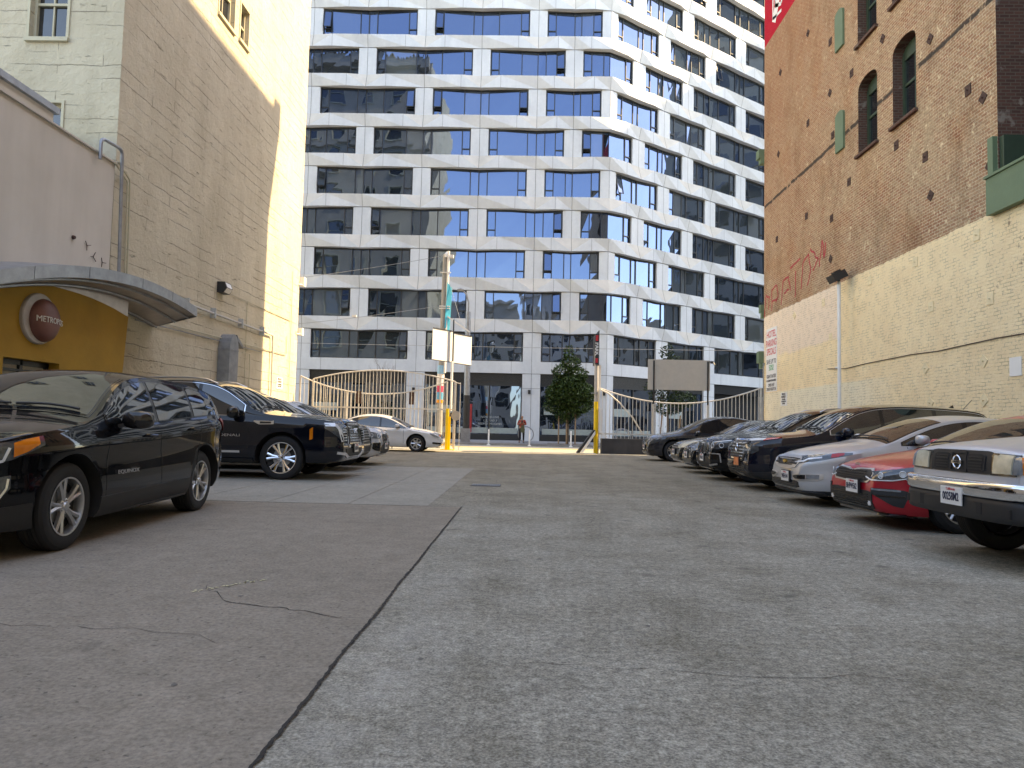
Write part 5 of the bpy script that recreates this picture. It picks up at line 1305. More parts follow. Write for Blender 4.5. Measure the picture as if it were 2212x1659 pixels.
        for k in range(sp):
            base = 2*math.pi*k/sp
            for off in ((-.12,.12) if split else (0,)):
                a0 = base+off*.55; a1 = base+off*1.55; hw0 = rr*(.115 if not split else .08); hw1 = rr*(.14 if not split else .085)
                def P(a, rad, lat, y): return (rad*math.cos(a)-lat*math.sin(a), y, rad*math.sin(a)+lat*math.cos(a))
                yo, yi = w2-.03, w2-.012
                V_ = []
                for (a, rad, hw, y, th) in ((a0, rr*.14, hw0, w2-.022, .04), ((a0+a1)/2, rr*.55, (hw0+hw1)*.42, w2-.016, .035), (a1, rr*.93, hw1, w2-.008, .035)):
                    V_ += [P(a,rad,-hw,y-.008), P(a,rad,0,y+.004), P(a,rad,hw,y-.008), P(a,rad,hw,y-th), P(a,rad,-hw,y-th)]
                F_ = []
                for q in range(2):
                    for t in range(5): F_.append((q*5+t, q*5+(t+1) % 5, (q+1)*5+(t+1) % 5, (q+1)*5+t))
                b.add(V_, F_)
        b.lathe([(0,w2-.004),(rr*.13,w2-.006),(rr*.16,w2-.02),(rr*.28,w2-.028),(rr*.28,w2-.06)], (0,0,0), 'y', 20)
        rimo = b.build('rim', rim, tyre, True, local=True, sharp=30)
        b = MB(); b.lathe([(0,w2-.075),(rr*.9,w2-.075)], (0,0,0), 'y', 24); b.lathe([(rr*.25,w2-.07),(rr*.6,w2-.07)], (0,0,0), 'y', 24, 1)
        b.build('brake', [C_['rimdark'], M_['grey_metal']], tyre, True, local=True)
        b = MB()
        for k in range(5): a = 2*math.pi*(k+.5)/5; b.lathe([(0,w2-.012),(rr*.035,w2-.014),(rr*.035,w2-.04)], (rr*.21*math.cos(a),0,rr*.21*math.sin(a)), 'y', 6)
        b.build('wheel_nuts', C_['satin'], tyre, local=True)
        first = True
        for ax in (s.foh, s.foh+s.wb):
            for sd in (1, -1):
                t = tyre if first else copy_tree(tyre, s.e); first = False
                t.location = (s.X(ax), sd*(s.W/2-well-w2+.0), r); t.rotation_euler = (0, random.uniform(0, 6), 0) if sd > 0 else (0, random.uniform(0, 6), math.pi)
        if lipmat:
            for ax in (s.foh, s.foh+s.wb):
                for sd in (1, -1):
                    def f(u, v): a = math.pi*(1.06-1.12*u); q = r+.05+.075*v; return s.X(ax)+1.03*q*math.cos(a), r+.02+q*math.sin(a)
                    s.part('wheel_arch_trim', 'side', f, lipmat, .010, (sd,), 30, 2)
    def text(s, t, kind, a, z, size, mat, side=1, name='lettering', xs=1.0, eps=.012, bold=0, offy=0):
        p, n = s.ray(kind, a, z, side)
        if p is None: return
        n = Vector((n.x, n.y, 0)).normalized(); xd = Vector((0,0,1)).cross(n)
        return text_mesh(t, size, mat, name, s.e, frame_mat(p+n*eps, xd, (0,0,1)), ext=.002, xs=xs, bold=bold)
    def plate(s, t, y, z, label=None, off=.025, face=None, tcol=None, w=.305, h=.155, th=True):
        p, n = s.ray('front', y, z); x = p.x+off
        b = MB(); b.box(x-.03,x-.002,y-w/2-.012,y+w/2+.012,z-h/2-.012,z+h/2+.012); fr = b.build('plate_holder', C_['black'], s.e, local=True)
        b = MB(); b.box(x-.002,x+.003,y-w/2,y+w/2,z-h/2,z+h/2); pl_ = b.build('number_plate', face or C_['plate'], s.e, local=True)
        M = lambda zz: frame_mat((x+.0045, y, zz), (0,1,0), (0,0,1))
        if t: text_mesh(t, .098, tcol or C_['plateblue'], 'plate_characters', pl_, M(z-.006), ext=.001, bold=.0025, xs=.66*7/max(7, len(t)))
        if t: text_mesh('California', .034, M_['red_text'], 'plate_state', pl_, M(z+.058), ext=.001)
    def antenna(s, d, y, h=.07):
        p, n = s.ray('top', s.X(d), y); MB().prism([tuple(p+Vector((.06,0,-.01))), tuple(p+Vector((-.07,0,h))), tuple(p+Vector((-.1,0,-.01)))], (0,.02,0)).build('roof_antenna', s.body, s.e, local=True)
    def rails(s, d0, d1, mat):
        for sd in (1,-1):
            P = []
            for i in range(12):
                d = d0+(d1-d0)*i/11; e = s.edge(d); P.append((s.X(d), sd*(e[4]-.07), e[3]+(.04 if 0 < i < 11 else .0)+.02))
            MB().tube(P, .018, 6).build('roof_rail', mat, s.e, True, local=True)
    def cabin_hint(s): pass
def grille_bars(c, name, pts, rows, mat, wd=.012, eps=.014, verts=0):
    f = Car.sh(pts); L_ = []
    for i in range(rows):
        v = (i+.5)/rows; L_.append(([f(u/8, v) for u in range(9)], wd))
    for i in range(verts):
        u = (i+.5)/verts; L_.append(([f(u, 0), f(u, 1)], wd))
    return c.strips(name, 'front', L_, mat, eps)
def tail(c, z0, z1, mat=None):
    L_ = c.L
    for sd in (1,-1): c.part('tail_lamp', 'side', [(c.X(L_-.03),z0,z1),(c.X(L_-.25),z0+.02,z1-.02),(c.X(L_-.42),z1-.07,z1-.04)], mat or C_['redlens'], .012, (sd,))
RI, LE, DN = math.pi, 0.0, -math.pi/2
BLACK = paint('black car paint', (.003,.0033,.0045), .0, .12, .75)
# ===== near left: black crossover facing the camera
E0 = Vector((-3.87,5.85,0)); E1 = Vector((-4.02,8.57,0)); hd = math.atan2(E0.y-E1.y, E0.x-E1.x)
dirv = Vector((math.cos(hd), math.sin(hd), 0)); lef = Vector((-dirv.y, dirv.x, 0))
L=4.55; W=1.86; foh=.93
ctr = E0+dirv*(foh)-dirv*(L/2)-lef*(W/2-.055-.09)
c = Car('parked_suv', 'black crossover with silver ten-spoke wheels nearest the camera on the left, nose to the camera', 'suv', ctr.x, ctr.y, hd, L, W,
  [(0,.60),(.02,.78),(.10,.93),(.30,1.01),(.9,1.08),(1.30,1.13),(1.75,1.40),(2.10,1.55),(2.55,1.61),(3.3,1.60),(3.92,1.53),(4.18,1.47),(4.32,1.22),(4.45,1.02),(4.52,.9),(4.55,.7)],
  [(0,.9),(1.2,1.0),(2.5,1.05),(3.8,1.13),(4.55,1.15)], foh, 2.725, .362, BLACK, sp=5, split=True, lipmat=None, tum=.42, kf=.42, nf=2.4, df=.95)
c.windows(1.50, 4.04, [2.46, 3.36], 1.33, 2.12, 4.14, 4.38)
c.seams([(( 1.42,.30),(1.42,.62),(1.46,.98)), ((2.50,.30),(2.50,.7),(2.44,1.04)), ((3.42,.34),(3.40,.62),(3.50,.85),(3.50,1.10))])
c.handles([2.22, 3.28]); c.mirrors(1.72, 1.04, .24, (.13,.14,.085), C_['gloss'])
c.part('lower_cladding', 'side', [(c.X(1.34),.225,.40),(c.X(3.23),.225,.44)], C_['black'], .010, (1,-1), 20)
c.part('front_cladding', 30, [(-.55,.25,.40),(0,.24,.42),(.18,.24,.44)], C_['black'], .010, (1,-1))
c.part('headlight', 50, [(-.42,.70,.82),(-.1,.72,.86),(.16,.77,.905),(.40,.875,.945)], C_['lampdark'], .008, (1,-1), 30, 8)
c.strips('headlight_trim', 50, [([(-.42,.70),(-.02,.735),(.10,.765),(.14,.86)], .018)], C_['drl'], .014, (1,))
c.strips('headlight_trim', 50, [([(-.42,.70),(-.02,.735),(.10,.765),(.14,.86)], .018)], C_['drl'], .014, (-1,))
c.part('turn_lamp', 50, [(.17,.79,.89),(.27,.83,.92),(.36,.885,.935)], C_['amber'], .012, (1,-1), 16, 6)
c.part('fog_lamp_surround', 50, [(-.40,.42,.52),(-.15,.42,.58),(.06,.45,.64),(.16,.56,.655)], C_['lampdark'], .010, (1,-1), 20, 6)
for sd in (1,-1): c.strips('fog_lamp_trim', 50, [([(-.38,.43),(.05,.44),(.13,.56),(.14,.63)], .016)], C_['chrome'], .016, (sd,))
c.part('fog_lamp', 50, [(-.38,.445,.50),(-.15,.44,.55),(.04,.47,.60)], C_['lamp'], .016, (1,-1), 16, 5)
c.part('grille', 'front', [(-.62,.58,.80),(.62,.58,.80)], C_['black'], .010); grille_bars(c, 'grille_bars', [(-.6,.60,.78),(.6,.60,.78)], 4, C_['satin'])
c.part('lower_grille', 'front', [(-.6,.34,.52),(.6,.34,.52)], C_['black'], .010)
c.text('EQUINOX', 'side', c.X(foh+.86+.0), .60, .05, C_['satin'], 1, xs=1.75); c.text('EQUINOX', 'side', c.X(foh+.86), .60, .05, C_['satin'], -1, xs=1.75)
tail(c, .95, 1.15)
# ===== left row
def suvtop(L, hood, cowl, zc, wt, zwt, H, zr, rear=.12):
    return [(0,hood*.62),(.02,hood*.80),(.07,hood*.93),(.22,hood),(cowl*.6,hood+(zc-hood)*.6),(cowl,zc),((cowl+wt)/2,(zc+zwt)/2+.015),(wt,zwt),(wt+.45,H),(L*.62,H),(L-.75,H-.04),(L-.35,zr),(L-.16,zr-.42),(L-.06,.92),(L-.01,.85),(L,.62)]
DB = paint('deep black blue paint', (.004,.0055,.010), .0, .1)
y0 = 14.22
c = Car('parked_suv', 'large black suv with chrome mesh grille and chrome six-spoke wheels', 'suv', -3.44-5.5/2, y0, LE, 5.5, 2.05,
  suvtop(5.5, 1.19, 1.60, 1.29, 2.36, 1.80, 1.90, 1.84), [(0,1.08),(1.45,1.17),(5.5,1.20)], 1.14, 3.07, .415, DB, sp=6, split=True, rim=C_['chrome'], kf=.16, nf=3.4, df=.55, kr=.12, tum=.30, bot=[(0,.50),(.03,.40),(.15,.33),(.5,.30),(4.9,.32),(5.3,.45),(5.5,.55)], rimr=.415*.70, crown=.06)
c.windows(1.90, 5.14, [2.78, 3.8, 4.3], 1.64, 2.38, 5.16, 5.36, chrome=C_['chrome'])
c.seams([((1.76,.42),(1.74,.8),(1.78,1.14)), ((2.84,.42),(2.82,.8),(2.80,1.16)), ((4.0,.45),(3.86,.8),(3.84,1.16))]); c.handles([2.58, 3.66], mat=DB); c.mirrors(2.0, 1.20, .26, (.14,.15,.11), C_['gloss'])
c.rails(2.5, 4.9, C_['satin'])
c.part('running_board', 'side', [(c.X(1.66),.30,.40),(c.X(3.7),.30,.40)], C_['black'], .02, (1,-1))
c.part('door_trim', 'side', [(c.X(1.9),.50,.54),(c.X(3.7),.50,.54)], C_['chrome'], .014, (1,-1))
c.part('fender_vent', 'side', [(c.X(1.28),1.04,1.10),(c.X(1.56),1.03,1.10),(c.X(1.66),1.08,1.10)], C_['chrome'], .014, (1,-1))
c.part('fender_vent_inset', 'side', [(c.X(1.33),1.05,1.085),(c.X(1.54),1.045,1.085)], C_['gloss'], .018, (1,-1))
c.part('side_marker', 'side', [(c.X(.54),.78,1.00),(c.X(.60),.76,.96)], C_['amber'], .012, (1,-1))
c.part('grille_frame', 'front', [(-.52,.70,1.12),(-.44,.62,1.15),(.44,.62,1.15),(.52,.70,1.12)], C_['chrome'], .012, nu=24)
c.part('grille', 'front', [(-.45,.70,1.08),(-.40,.67,1.10),(.40,.67,1.10),(.45,.70,1.08)], C_['black'], .020, nu=24)
L_ = []
for r in range(8):
    z = .70+r*.052
    for q in range(7):
        y = -.38+q*.127+(.06 if r % 2 else 0)
        if y+.05 < .42: L_.append(([(y-.045,z),(y+.045,z)], .022))
for q in range(13): L_.append(([(-.40+q*.066,.68),(-.40+q*.066,1.08)], .008))
c.strips('grille_mesh', 'front', L_, C_['chrome'], .026)
c.text('GMC', 'front', 0, .94, .13, C_['chrome'], 1, name='badge', eps=.04, bold=.006)
c.part('headlight', 40, [(-.34,.70,1.06),(-.16,.72,1.07),(.08,.90,1.08),(.20,.99,1.07)], C_['lampdark'], .010, (1,-1), 24, 8)
for sd in (1,-1):
    c.strips('headlight_trim', 40, [([(.18,1.05),(.02,1.05),(-.04,.98),(-.12,.74)], .055)], C_['drl'], .018, (sd,))
    c.strips('headlight_bars', 40, [([(-.30,z),(-.14,z)], .016) for z in (.76,.81,.86,.91,.96)], C_['satin'], .018, (sd,))
c.part('lower_intake', 'front', [(-.62,.45,.60),(.62,.45,.60)], C_['black'], .010)
for sd in (1,-1): c.strips('bumper_trim', 35, [([(-.52,.42),(-.28,.50),(-.02,.53)], .05)], C_['chrome'], .018, (sd,))
c.part('skid_plate', 'front', [(-.5,.405,.43),(.5,.405,.43)], C_['satin'], .03)
c.plate('8XKD413', .0, .60, off=.05)
c.text('DENALI', 'side', c.X(2.10), .82, .065, C_['satin'], -1, xs=1.75); tail(c, .95, 1.3)
c = Car('parked_suv', 'dark suv with black barred grille, second from the corner between black and white suvs', 'suv', -3.8-5.1/2, 16.72, LE, 5.1, 1.98,
  suvtop(5.1, 1.08, 1.45, 1.20, 2.25, 1.66, 1.77, 1.70), [(0,1.0),(1.3,1.10),(5.1,1.14)], .98, 3.0, .39, BLACK, sp=6, kf=.22, nf=3, df=.6, bot=[(0,.48),(.03,.38),(.15,.30),(.5,.28),(4.7,.3),(5.1,.5)], crown=.06)
c.windows(1.74, 4.75, [2.62, 3.7], 1.47, 2.27, 4.8, 5.0, chrome=C_['satin']); c.seams([1.6, 2.66, 3.72]); c.handles([2.4, 3.5]); c.mirrors(1.85, 1.12, .25, (.13,.14,.10)); c.rails(2.5, 4.6, C_['satin'])
c.part('grille', 'front', [(-.50,.62,1.02),(.50,.62,1.02)], C_['black'], .012); grille_bars(c, 'grille_bars', [(-.48,.64,1.0),(.48,.64,1.0)], 6, C_['satin'], .014)
c.part('headlight', 30, [(-.40,.82,1.0),(-.1,.86,1.02),(.12,.92,1.02)], C_['lampdark'], .012, (1,-1))
c.strips('lamp_ring', 30, [([(-.40,.78),(-.40,.98),(-.33,.98),(-.33,.78),(-.40,.78)], .018)], C_['drl'], .018, (1,-1))
c.part('lower_intake', 'front', [(-.6,.42,.56),(.6,.42,.56)], C_['black'], .012); c.strips('bumper_trim', 'front', [([(-.5,.59),(.5,.59)], .03)], C_['satin'], .02); tail(c, .9, 1.2)
def kidney(c, z0, z1, dark, frame):
    for sd in (1,-1):
        P = [(sd*.03,z0+.05,z1-.02),(sd*.07,z0,z1),(sd*.26,z0+.02,z1),(sd*.33,z0+.09,z1-.05)]
        c.part('kidney_frame', 'front', P, frame, .014, nu=16)
        Q = [(sd*.055,z0+.055,z1-.04),(sd*.085,z0+.025,z1-.025),(sd*.25,z0+.045,z1-.025),(sd*.30,z0+.10,z1-.07)]
        c.part('grille', 'front', Q, C_['black'], .022, nu=16)
        f = Car.sh(Q); c.strips('grille_bars', 'front', [([f((i+.5)/7,0), f((i+.5)/7,1)], .010) for i in range(7)], frame, .028)
def bmw(name_lb, x, y, body, hd, plate_t, white):
    c = Car('parked_suv', name_lb, 'suv', x, y, hd, 4.71, 1.89,
      [(0,.62),(.02,.78),(.09,.92),(.28,1.0),(.9,1.08),(1.38,1.14),(1.8,1.38),(2.15,1.56),(2.6,1.66),(3.4,1.655),(4.1,1.58),(4.35,1.48),(4.5,1.15),(4.62,.98),(4.69,.9),(4.71,.65)],
      [(0,.93),(1.3,1.03),(4.71,1.14)], .86, 2.864, .37, body, sp=5, split=True, kf=.34, nf=2.7, df=.85, tum=.40, lipmat=C_['black'] if not white else None)
    c.windows(1.56, 4.2, [2.5, 3.42], 1.40, 2.16, 4.2, 4.5, chrome=C_['satin'] if white else None); c.seams([1.5, 2.54, ((3.42,.36),(3.42,.62),(3.5,1.05))]); c.handles([2.3, 3.3]); c.mirrors(1.75, 1.06, .24, (.12,.13,.085), cap=None, mat=body if white else C_['satin']); c.rails(2.4, 4.1, C_['satin'])
    kidney(c, .58, .84, C_['gloss'], C_['chrome'])
    c.part('headlight', 38, [(-.38,.73,.79),(-.28,.69,.84),(-.04,.71,.87),(.18,.77,.90),(.30,.85,.91)], C_['lampdark'] if not white else C_['lamp'], .010, (1,-1), 26, 6)
    for sd in (1,-1): c.strips('headlight_trim', 38, [([(-.27,.84),(-.04,.87),(.18,.90)], .016)], C_['drl'], .016, (sd,))
    for sd in (1,-1):
        for a0, z in ((-.20,.77),(.0,.79)):
            b = MB(); p, n = c.ray(38, a0, z, sd); u = Vector((0,0,1)); t = u.cross(n)
            b.tube([p+n*.02+(t*math.cos(q)+u*math.sin(q))*.05 for q in [i*.524 for i in range(12)]], .007, 6, closed=True); b.build('lamp_ring', C_['drl'], c.e, True, local=True)
    c.part('lower_intake', 'front', [(-.50,.34,.50),(-.35,.30,.54),(.35,.30,.54),(.50,.34,.50)], C_['black'], .012)
    c.part('corner_intake', 35, [(-.34,.36,.60),(-.12,.40,.62),(-.02,.46,.58)], C_['gloss'], .012, (1,-1))
    c.strips('corner_blade', 35, [([(-.34,.61),(-.05,.60),(-.02,.42)], .022), ([(-.34,.35),(-.1,.38)], .03)], C_['satin'], .02, (1,-1))
    c.part('side_marker', 'side', [(c.X(.40),.52,.68),(c.X(.44),.50,.66)], C_['amber'] if not white else C_['redlens'], .012, (1,-1))
    c.part('lower_cladding', 'side', [(c.X(1.32),.22,.34),(c.X(3.3),.22,.34)], C_['black'], .012, (1,-1)); c.part('chin', 'front', [(-.6,.26,.30),(.6,.26,.30)], C_['satin' if white else 'gloss'], .02)
    c.plate(plate_t, 0, .50, off=.04)
    b = MB(); p, n = c.ray('front', 0, .90); b.lathe([(0,.008),(.038,.008),(.04,0)], (p.x,p.y,p.z), 'x', 20); b.build('badge', C_['satin'], c.e, True, local=True); tail(c, .95, 1.1)
    return c
bmw('white compact suv with twin kidney grille parked between the dark suvs and the white sedan', -3.78-4.71/2, 19.0, paint('white car paint', (.62,.63,.65), .0, .2), LE, '8ZTV207', True)
# white sedan side on
WH = paint('white sedan paint', (.68,.68,.67), .0, .22)
c = Car('parked_sedan', 'white sedan with plastic wheel covers parked side-on by the arched gate', 'sedan', -3.35-4.87/2, 28.85, LE, 4.87, 1.84,
  [(0,.50),(.02,.62),(.10,.72),(.35,.81),(.8,.90),(1.25,.96),(1.55,1.13),(2.0,1.36),(2.45,1.465),(2.9,1.48),(3.4,1.43),(3.9,1.24),(4.25,1.09),(4.55,1.04),(4.78,.98),(4.84,.8),(4.87,.6)],
  [(0,.72),(1.2,.90),(3.5,.99),(4.87,1.0)], .98, 2.765, .325, WH, sp=7, rim=C_['satin'], tum=.42, kf=.40, df=.95, nf=2.3, bot=[(0,.36),(.05,.25),(.2,.18),(.6,.17),(4.3,.18),(4.8,.3),(4.87,.4)], rimr=.215)
c.windows(1.42, 3.98, [2.42, 3.35], 1.27, 2.02, 3.42, 4.1, glass=C_['glass'], beltoff=.02); c.seams([1.48, 2.48, ((3.45,.4),(3.35,.6),(3.5,.95))]); c.handles([2.25, 3.2]); c.mirrors(1.72, .97, .22, (.12,.11,.07))
c.part('grille', 'front', [(-.42,.54,.68),(.42,.54,.68)], C_['black'], .012); grille_bars(c, 'grille_bars', [(-.4,.55,.67),(.4,.55,.67)], 4, C_['chrome'])
c.part('headlight', 45, [(-.36,.60,.68),(-.1,.58,.74),(.12,.62,.76),(.24,.70,.75)], C_['lamp'], .012, (1,-1)); c.part('turn_lamp', 45, [(-.30,.62,.67),(-.16,.61,.68)], C_['amber'], .018, (1,-1))
c.part('fog_recess', 40, [(-.24,.30,.37),(.12,.33,.40)], C_['gloss'], .012, (1,-1)); c.part('lower_intake', 'front', [(-.5,.26,.38),(.5,.26,.38)], C_['gloss'], .012); tail(c, .78, .95)

# ===== right row (noses toward -X)
# silver pickup, nearest right
SV = paint('silver paint', (.50,.51,.53), .4, .38, .45)
c = Car('parked_pickup', 'old silver pickup truck with chrome bumper, nearest the camera on the right', 'pickup truck', 3.92+5.0/2, 6.52, RI, 5.0, 1.80,
  [(0,.82),(.008,.95),(.03,1.0),(.12,1.045),(.7,1.12),(1.28,1.17),(1.62,1.42),(1.92,1.62),(2.3,1.70),(2.9,1.70),(3.25,1.64),(3.42,1.22),(3.5,1.12),(4.9,1.12),(4.98,1.02),(5.0,.75)],
  [(0,1.0),(1.3,1.04),(5.0,1.06)], .80, 3.2, .375, SV, sp=6, kf=.14, nf=3.4, df=.45, kr=.05, tum=.34, bot=[(0,.68),(.05,.60),(.3,.54),(.6,.42),(4.8,.45),(5.0,.55)], crown=.05, lipmat=None)
c.windows(1.55, 3.25, [2.62], 1.32, 1.95, None, None, ws=C_['glass_tan']); c.seams([1.5, 2.66, 3.4], z0=.45); c.handles([2.5]); c.mirrors(1.65, 1.08, .24, (.13,.12,.09), C_['black'])
c.part('grille', 'front', [(-.44,.80,.97),(-.38,.79,.98),(.38,.79,.98),(.44,.80,.97)], C_['black'], .014, nu=24)
for (a0, a1) in ((-.37,-.12),(.12,.37)):
    c.part('grille_opening', 'front', [(a0,.825,.94),(a0+.04,.81,.955),(a1-.04,.81,.955),(a1,.825,.94)], C_['rimdark'], .022)
    c.strips('grille_bars', 'front', [([(a0+.03,z),(a1-.03,z)], .012) for z in (.83,.855,.88,.905,.93)], C_['black'], .027)
c.strips('grille_surround', 'front', [([(-.115,.80),(-.10,.965),(.10,.965),(.115,.80),(-.115,.80)], .018)], C_['black'], .026)
p, n = c.ray('front', 0, .88); u = Vector((0,0,1)); t = Vector((0,1,0)); MB().tube([p+Vector((.035,0,0))+(t*math.cos(q)*.056+u*math.sin(q)*.056) for q in [i*.2618 for i in range(24)]], .007, 6, closed=True).build('badge_ring', C_['chrome'], c.e, True, local=True)
MB().box(p.x+.028,p.x+.04,-.075,.075,p.z-.014,p.z+.014).build('badge_bar', C_['chrome'], c.e, local=True)
text_mesh('NISSAN', .024, C_['black'], 'badge_lettering', c.e, frame_mat((p.x+.0405,0,p.z),(0,1,0),(0,0,1)), ext=.001, bold=.001)
for sd in (1,-1):
    c.part('headlight_bezel', 'front', [(sd*.43,.79,.968),(sd*.74,.795,.96)], C_['gloss'], .012, nu=16, nv=8)
    c.part('headlight', 'front', [(sd*.475,.805,.955),(sd*.70,.81,.95)], C_['lampcream'], .024, nu=16, nv=8)
c.part('turn_lamp', 55, [(-.05,.81,.945),(.06,.82,.94),(.15,.85,.925)], C_['amber'], .012, (1,-1), 16, 8); c.part('turn_lamp_lens', 55, [(-.17,.80,.955),(-.05,.81,.945)], C_['lamp'], .013, (1,-1), 12, 8)
c.part('filler_panel', 'front', [(-.86,.735,.785),(.86,.735,.785)], SV, .012)
# bumper, own solid
def bumper(c, z0, z1, out, mat, name, hw, back=.5, n=40):
    b = MB(); Pf = [(c.L/2-back, -hw)]; A = .30; xc = c.L/2+out-A
    for i in range(n+1):
        t = -math.pi/2+math.pi*i/n; Pf.append((xc+A*abs(math.cos(t))**.42, hw*(1 if t > 0 else -1)*abs(math.sin(t))**.62))
    Pf.append((c.L/2-back, hw))
    prof = [(.94, z0), (.985, z0+.012), (1, z0+(z1-z0)*.28), (1, z0+(z1-z0)*.72), (.985, z1-.01), (.93, z1)]
    for (x, y) in Pf:
        for k, z in prof: b.v.append((c.L/2-back+(x-c.L/2+back)*(1-(1-k)*.5), y*(1-(1-k)*.5), z))
        b.v.append((c.L/2-.06 if x > c.L/2-.3 else x-.01, y*.8, z1))
    m_ = len(prof)+1
    for i in range(len(Pf)-1):
        for k in range(m_-1): b.f.append((i*m_+k, (i+1)*m_+k, (i+1)*m_+k+1, i*m_+k+1)); b.m.append(0)
    return b.build(name, mat, c.e, True, local=True, sharp=60)
bumper(c, .60, .735, .13, C_['chrome'], 'chrome_bumper', .88)
bl = bumper(c, .41, .598, .115, C_['black'], 'lower_bumper', .87)
b = MB(); xb = c.L/2+.118
for (a0, a1, z0, z1) in ((-.46,-.20,.46,.56),(.20,.46,.46,.56),(-.76,-.56,.46,.53),(.56,.76,.46,.53)): b.box(xb-.03-.06*(abs(a0+a1)/2/.7)**2,xb-.001-.05*(abs(a0+a1)/2/.7)**2.6,a0,a1,z0,z1)
b.build('bumper_openings', C_['rimdark'], c.e, local=True)
x = c.L/2+.125
b = MB(); b.box(x,x+.012,-.1525+.08,.1525+.08,.505,.66); pl_ = b.build('number_plate', C_['plate'], c.e, local=True)
text_mesh('00258M2', .098, C_['plateblue'], 'plate_characters', pl_, frame_mat((x+.0135,.08,.574),(0,1,0),(0,0,1)), ext=.001, bold=.0025, xs=.64)
text_mesh('California', .034, M_['red_text'], 'plate_state', pl_, frame_mat((x+.0135,.08,.641),(0,1,0),(0,0,1)), ext=.001)
MB().tube([(c.X(.95),.70,1.08),(c.X(1.0),.70,1.95)], .0035, 5).build('aerial', C_['black'], c.e, local=True)
# red sedan
RD = paint('metallic red paint', (.46,.006,.02), .2, .3, .6)
c = Car('parked_sedan', 'metallic red sedan with black honeycomb nose grille parked beside the silver pickup', 'sedan', 4.08+4.64/2, 9.05, RI, 4.64, 1.80,
  [(0,.52),(.02,.64),(.08,.73),(.28,.80),(.8,.90),(1.22,.96),(1.55,1.14),(1.98,1.34),(2.4,1.425),(2.85,1.435),(3.4,1.37),(3.9,1.16),(4.2,1.06),(4.5,1.03),(4.6,.9),(4.64,.6)],
  [(0,.70),(1.2,.88),(4.64,1.0)], .87, 2.70, .325, RD, sp=5, split=True, tum=.42, kf=.36, nf=2.5, df=.85, bot=[(0,.30),(.04,.21),(.2,.17),(.6,.16),(4.2,.18),(4.64,.4)])
c.windows(1.40, 3.8, [2.38, 3.3], 1.24, 2.0, 3.4, 4.0, ws=C_['glass_tan'], beltoff=.02); c.seams([1.44, 2.42, 3.35]); c.handles([2.2, 3.15]); c.mirrors(1.62, .95, .22, (.12,.11,.07))
c.part('grille_frame', 'front', [(-.50,.60,.64),(-.44,.53,.70),(-.12,.52,.69),(0,.515,.665),(.12,.52,.69),(.44,.53,.70),(.50,.60,.64)], C_['satin'], .010, nu=28)
c.part('grille', 'front', [(-.47,.605,.635),(-.42,.55,.68),(-.12,.54,.67),(0,.535,.645),(.12,.54,.67),(.42,.55,.68),(.47,.605,.635)], C_['black'], .016, nu=28)
L_ = []
for r in range(4):
    for q in range(14):
        y = -.40+q*.06+(.03 if r % 2 else 0); z = .565+r*.028
        if abs(y) < .40: L_.append(([(y-.022,z),(y,z+.011),(y+.022,z)], .005))
c.strips('grille_mesh', 'front', L_, C_['black'], .022)
c.text('KIA', 'front', 0, .735, .055, C_['satin'], 1, name='badge', eps=.02, xs=1.5)
for sd in (1,-1):
    pass
c.part('headlight', 45, [(-.36,.60,.64),(-.27,.57,.665),(-.02,.585,.70),(.20,.63,.74),(.36,.70,.75)], C_['lampdark'], .010, (1,-1), 26, 6)
for sd in (1,-1):
    for a0, z in ((-.14,.622),(.08,.655)):
        b = MB(); p, n = c.ray(45, a0, z, sd); u = Vector((0,0,1)); t = u.cross(n)
        b.tube([p+n*.018+(t*math.cos(q)+u*math.sin(q))*.034 for q in [i*.524 for i in range(12)]], .006, 6, closed=True); b.add([tuple(p+n*.014+(t*math.cos(q)+u*math.sin(q))*.028) for q in [i*.785 for i in range(8)]], [tuple(range(8))]); b.build('lamp_ring', C_['drl'], c.e, True, local=True)
for sd in (1,-1): c.strips('headlight_trim', 45, [([(-.35,.60),(-.26,.566),(-.02,.58),(.20,.625)], .012)], C_['drl'], .016, (sd,))
c.part('lower_intake', 'front', [(-.56,.24,.42),(-.44,.21,.44),(.44,.21,.44),(.56,.24,.42)], C_['black'], .012, nu=20); grille_bars(c, 'intake_bars', [(-.48,.24,.41),(.48,.24,.41)], 6, C_['gloss'], .008, .018)
c.part('corner_intake', 45, [(-.26,.42,.48),(-.02,.29,.48),(.08,.27,.47),(.13,.38,.46)], C_['black'], .010, (1,-1), 16, 6)
for sd in (1,-1): c.strips('fog_lamp', 45, [([(-.24,.465),(.06,.46)], .022)], C_['lamp'], .018, (sd,)); c.strips('corner_blade', 45, [([(-.2,.40),(.1,.395)], .012)], C_['gloss'], .022, (sd,))
for sd in (1,-1):
    p, n = c.ray('front', sd*.50, .30); MB().lathe([(0,.012),(.032,.012),(.036,0)], tuple(p), 'x', 16).build('parking_sensor_lamp', C_['drl'], c.e, True, local=True)
c.part('chin', 'front', [(-.74,.175,.195),(.74,.175,.195)], C_['gloss'], .03, nu=24)
c.plate('8HPW562', .14, .475, off=.05); tail(c, .75, .95)
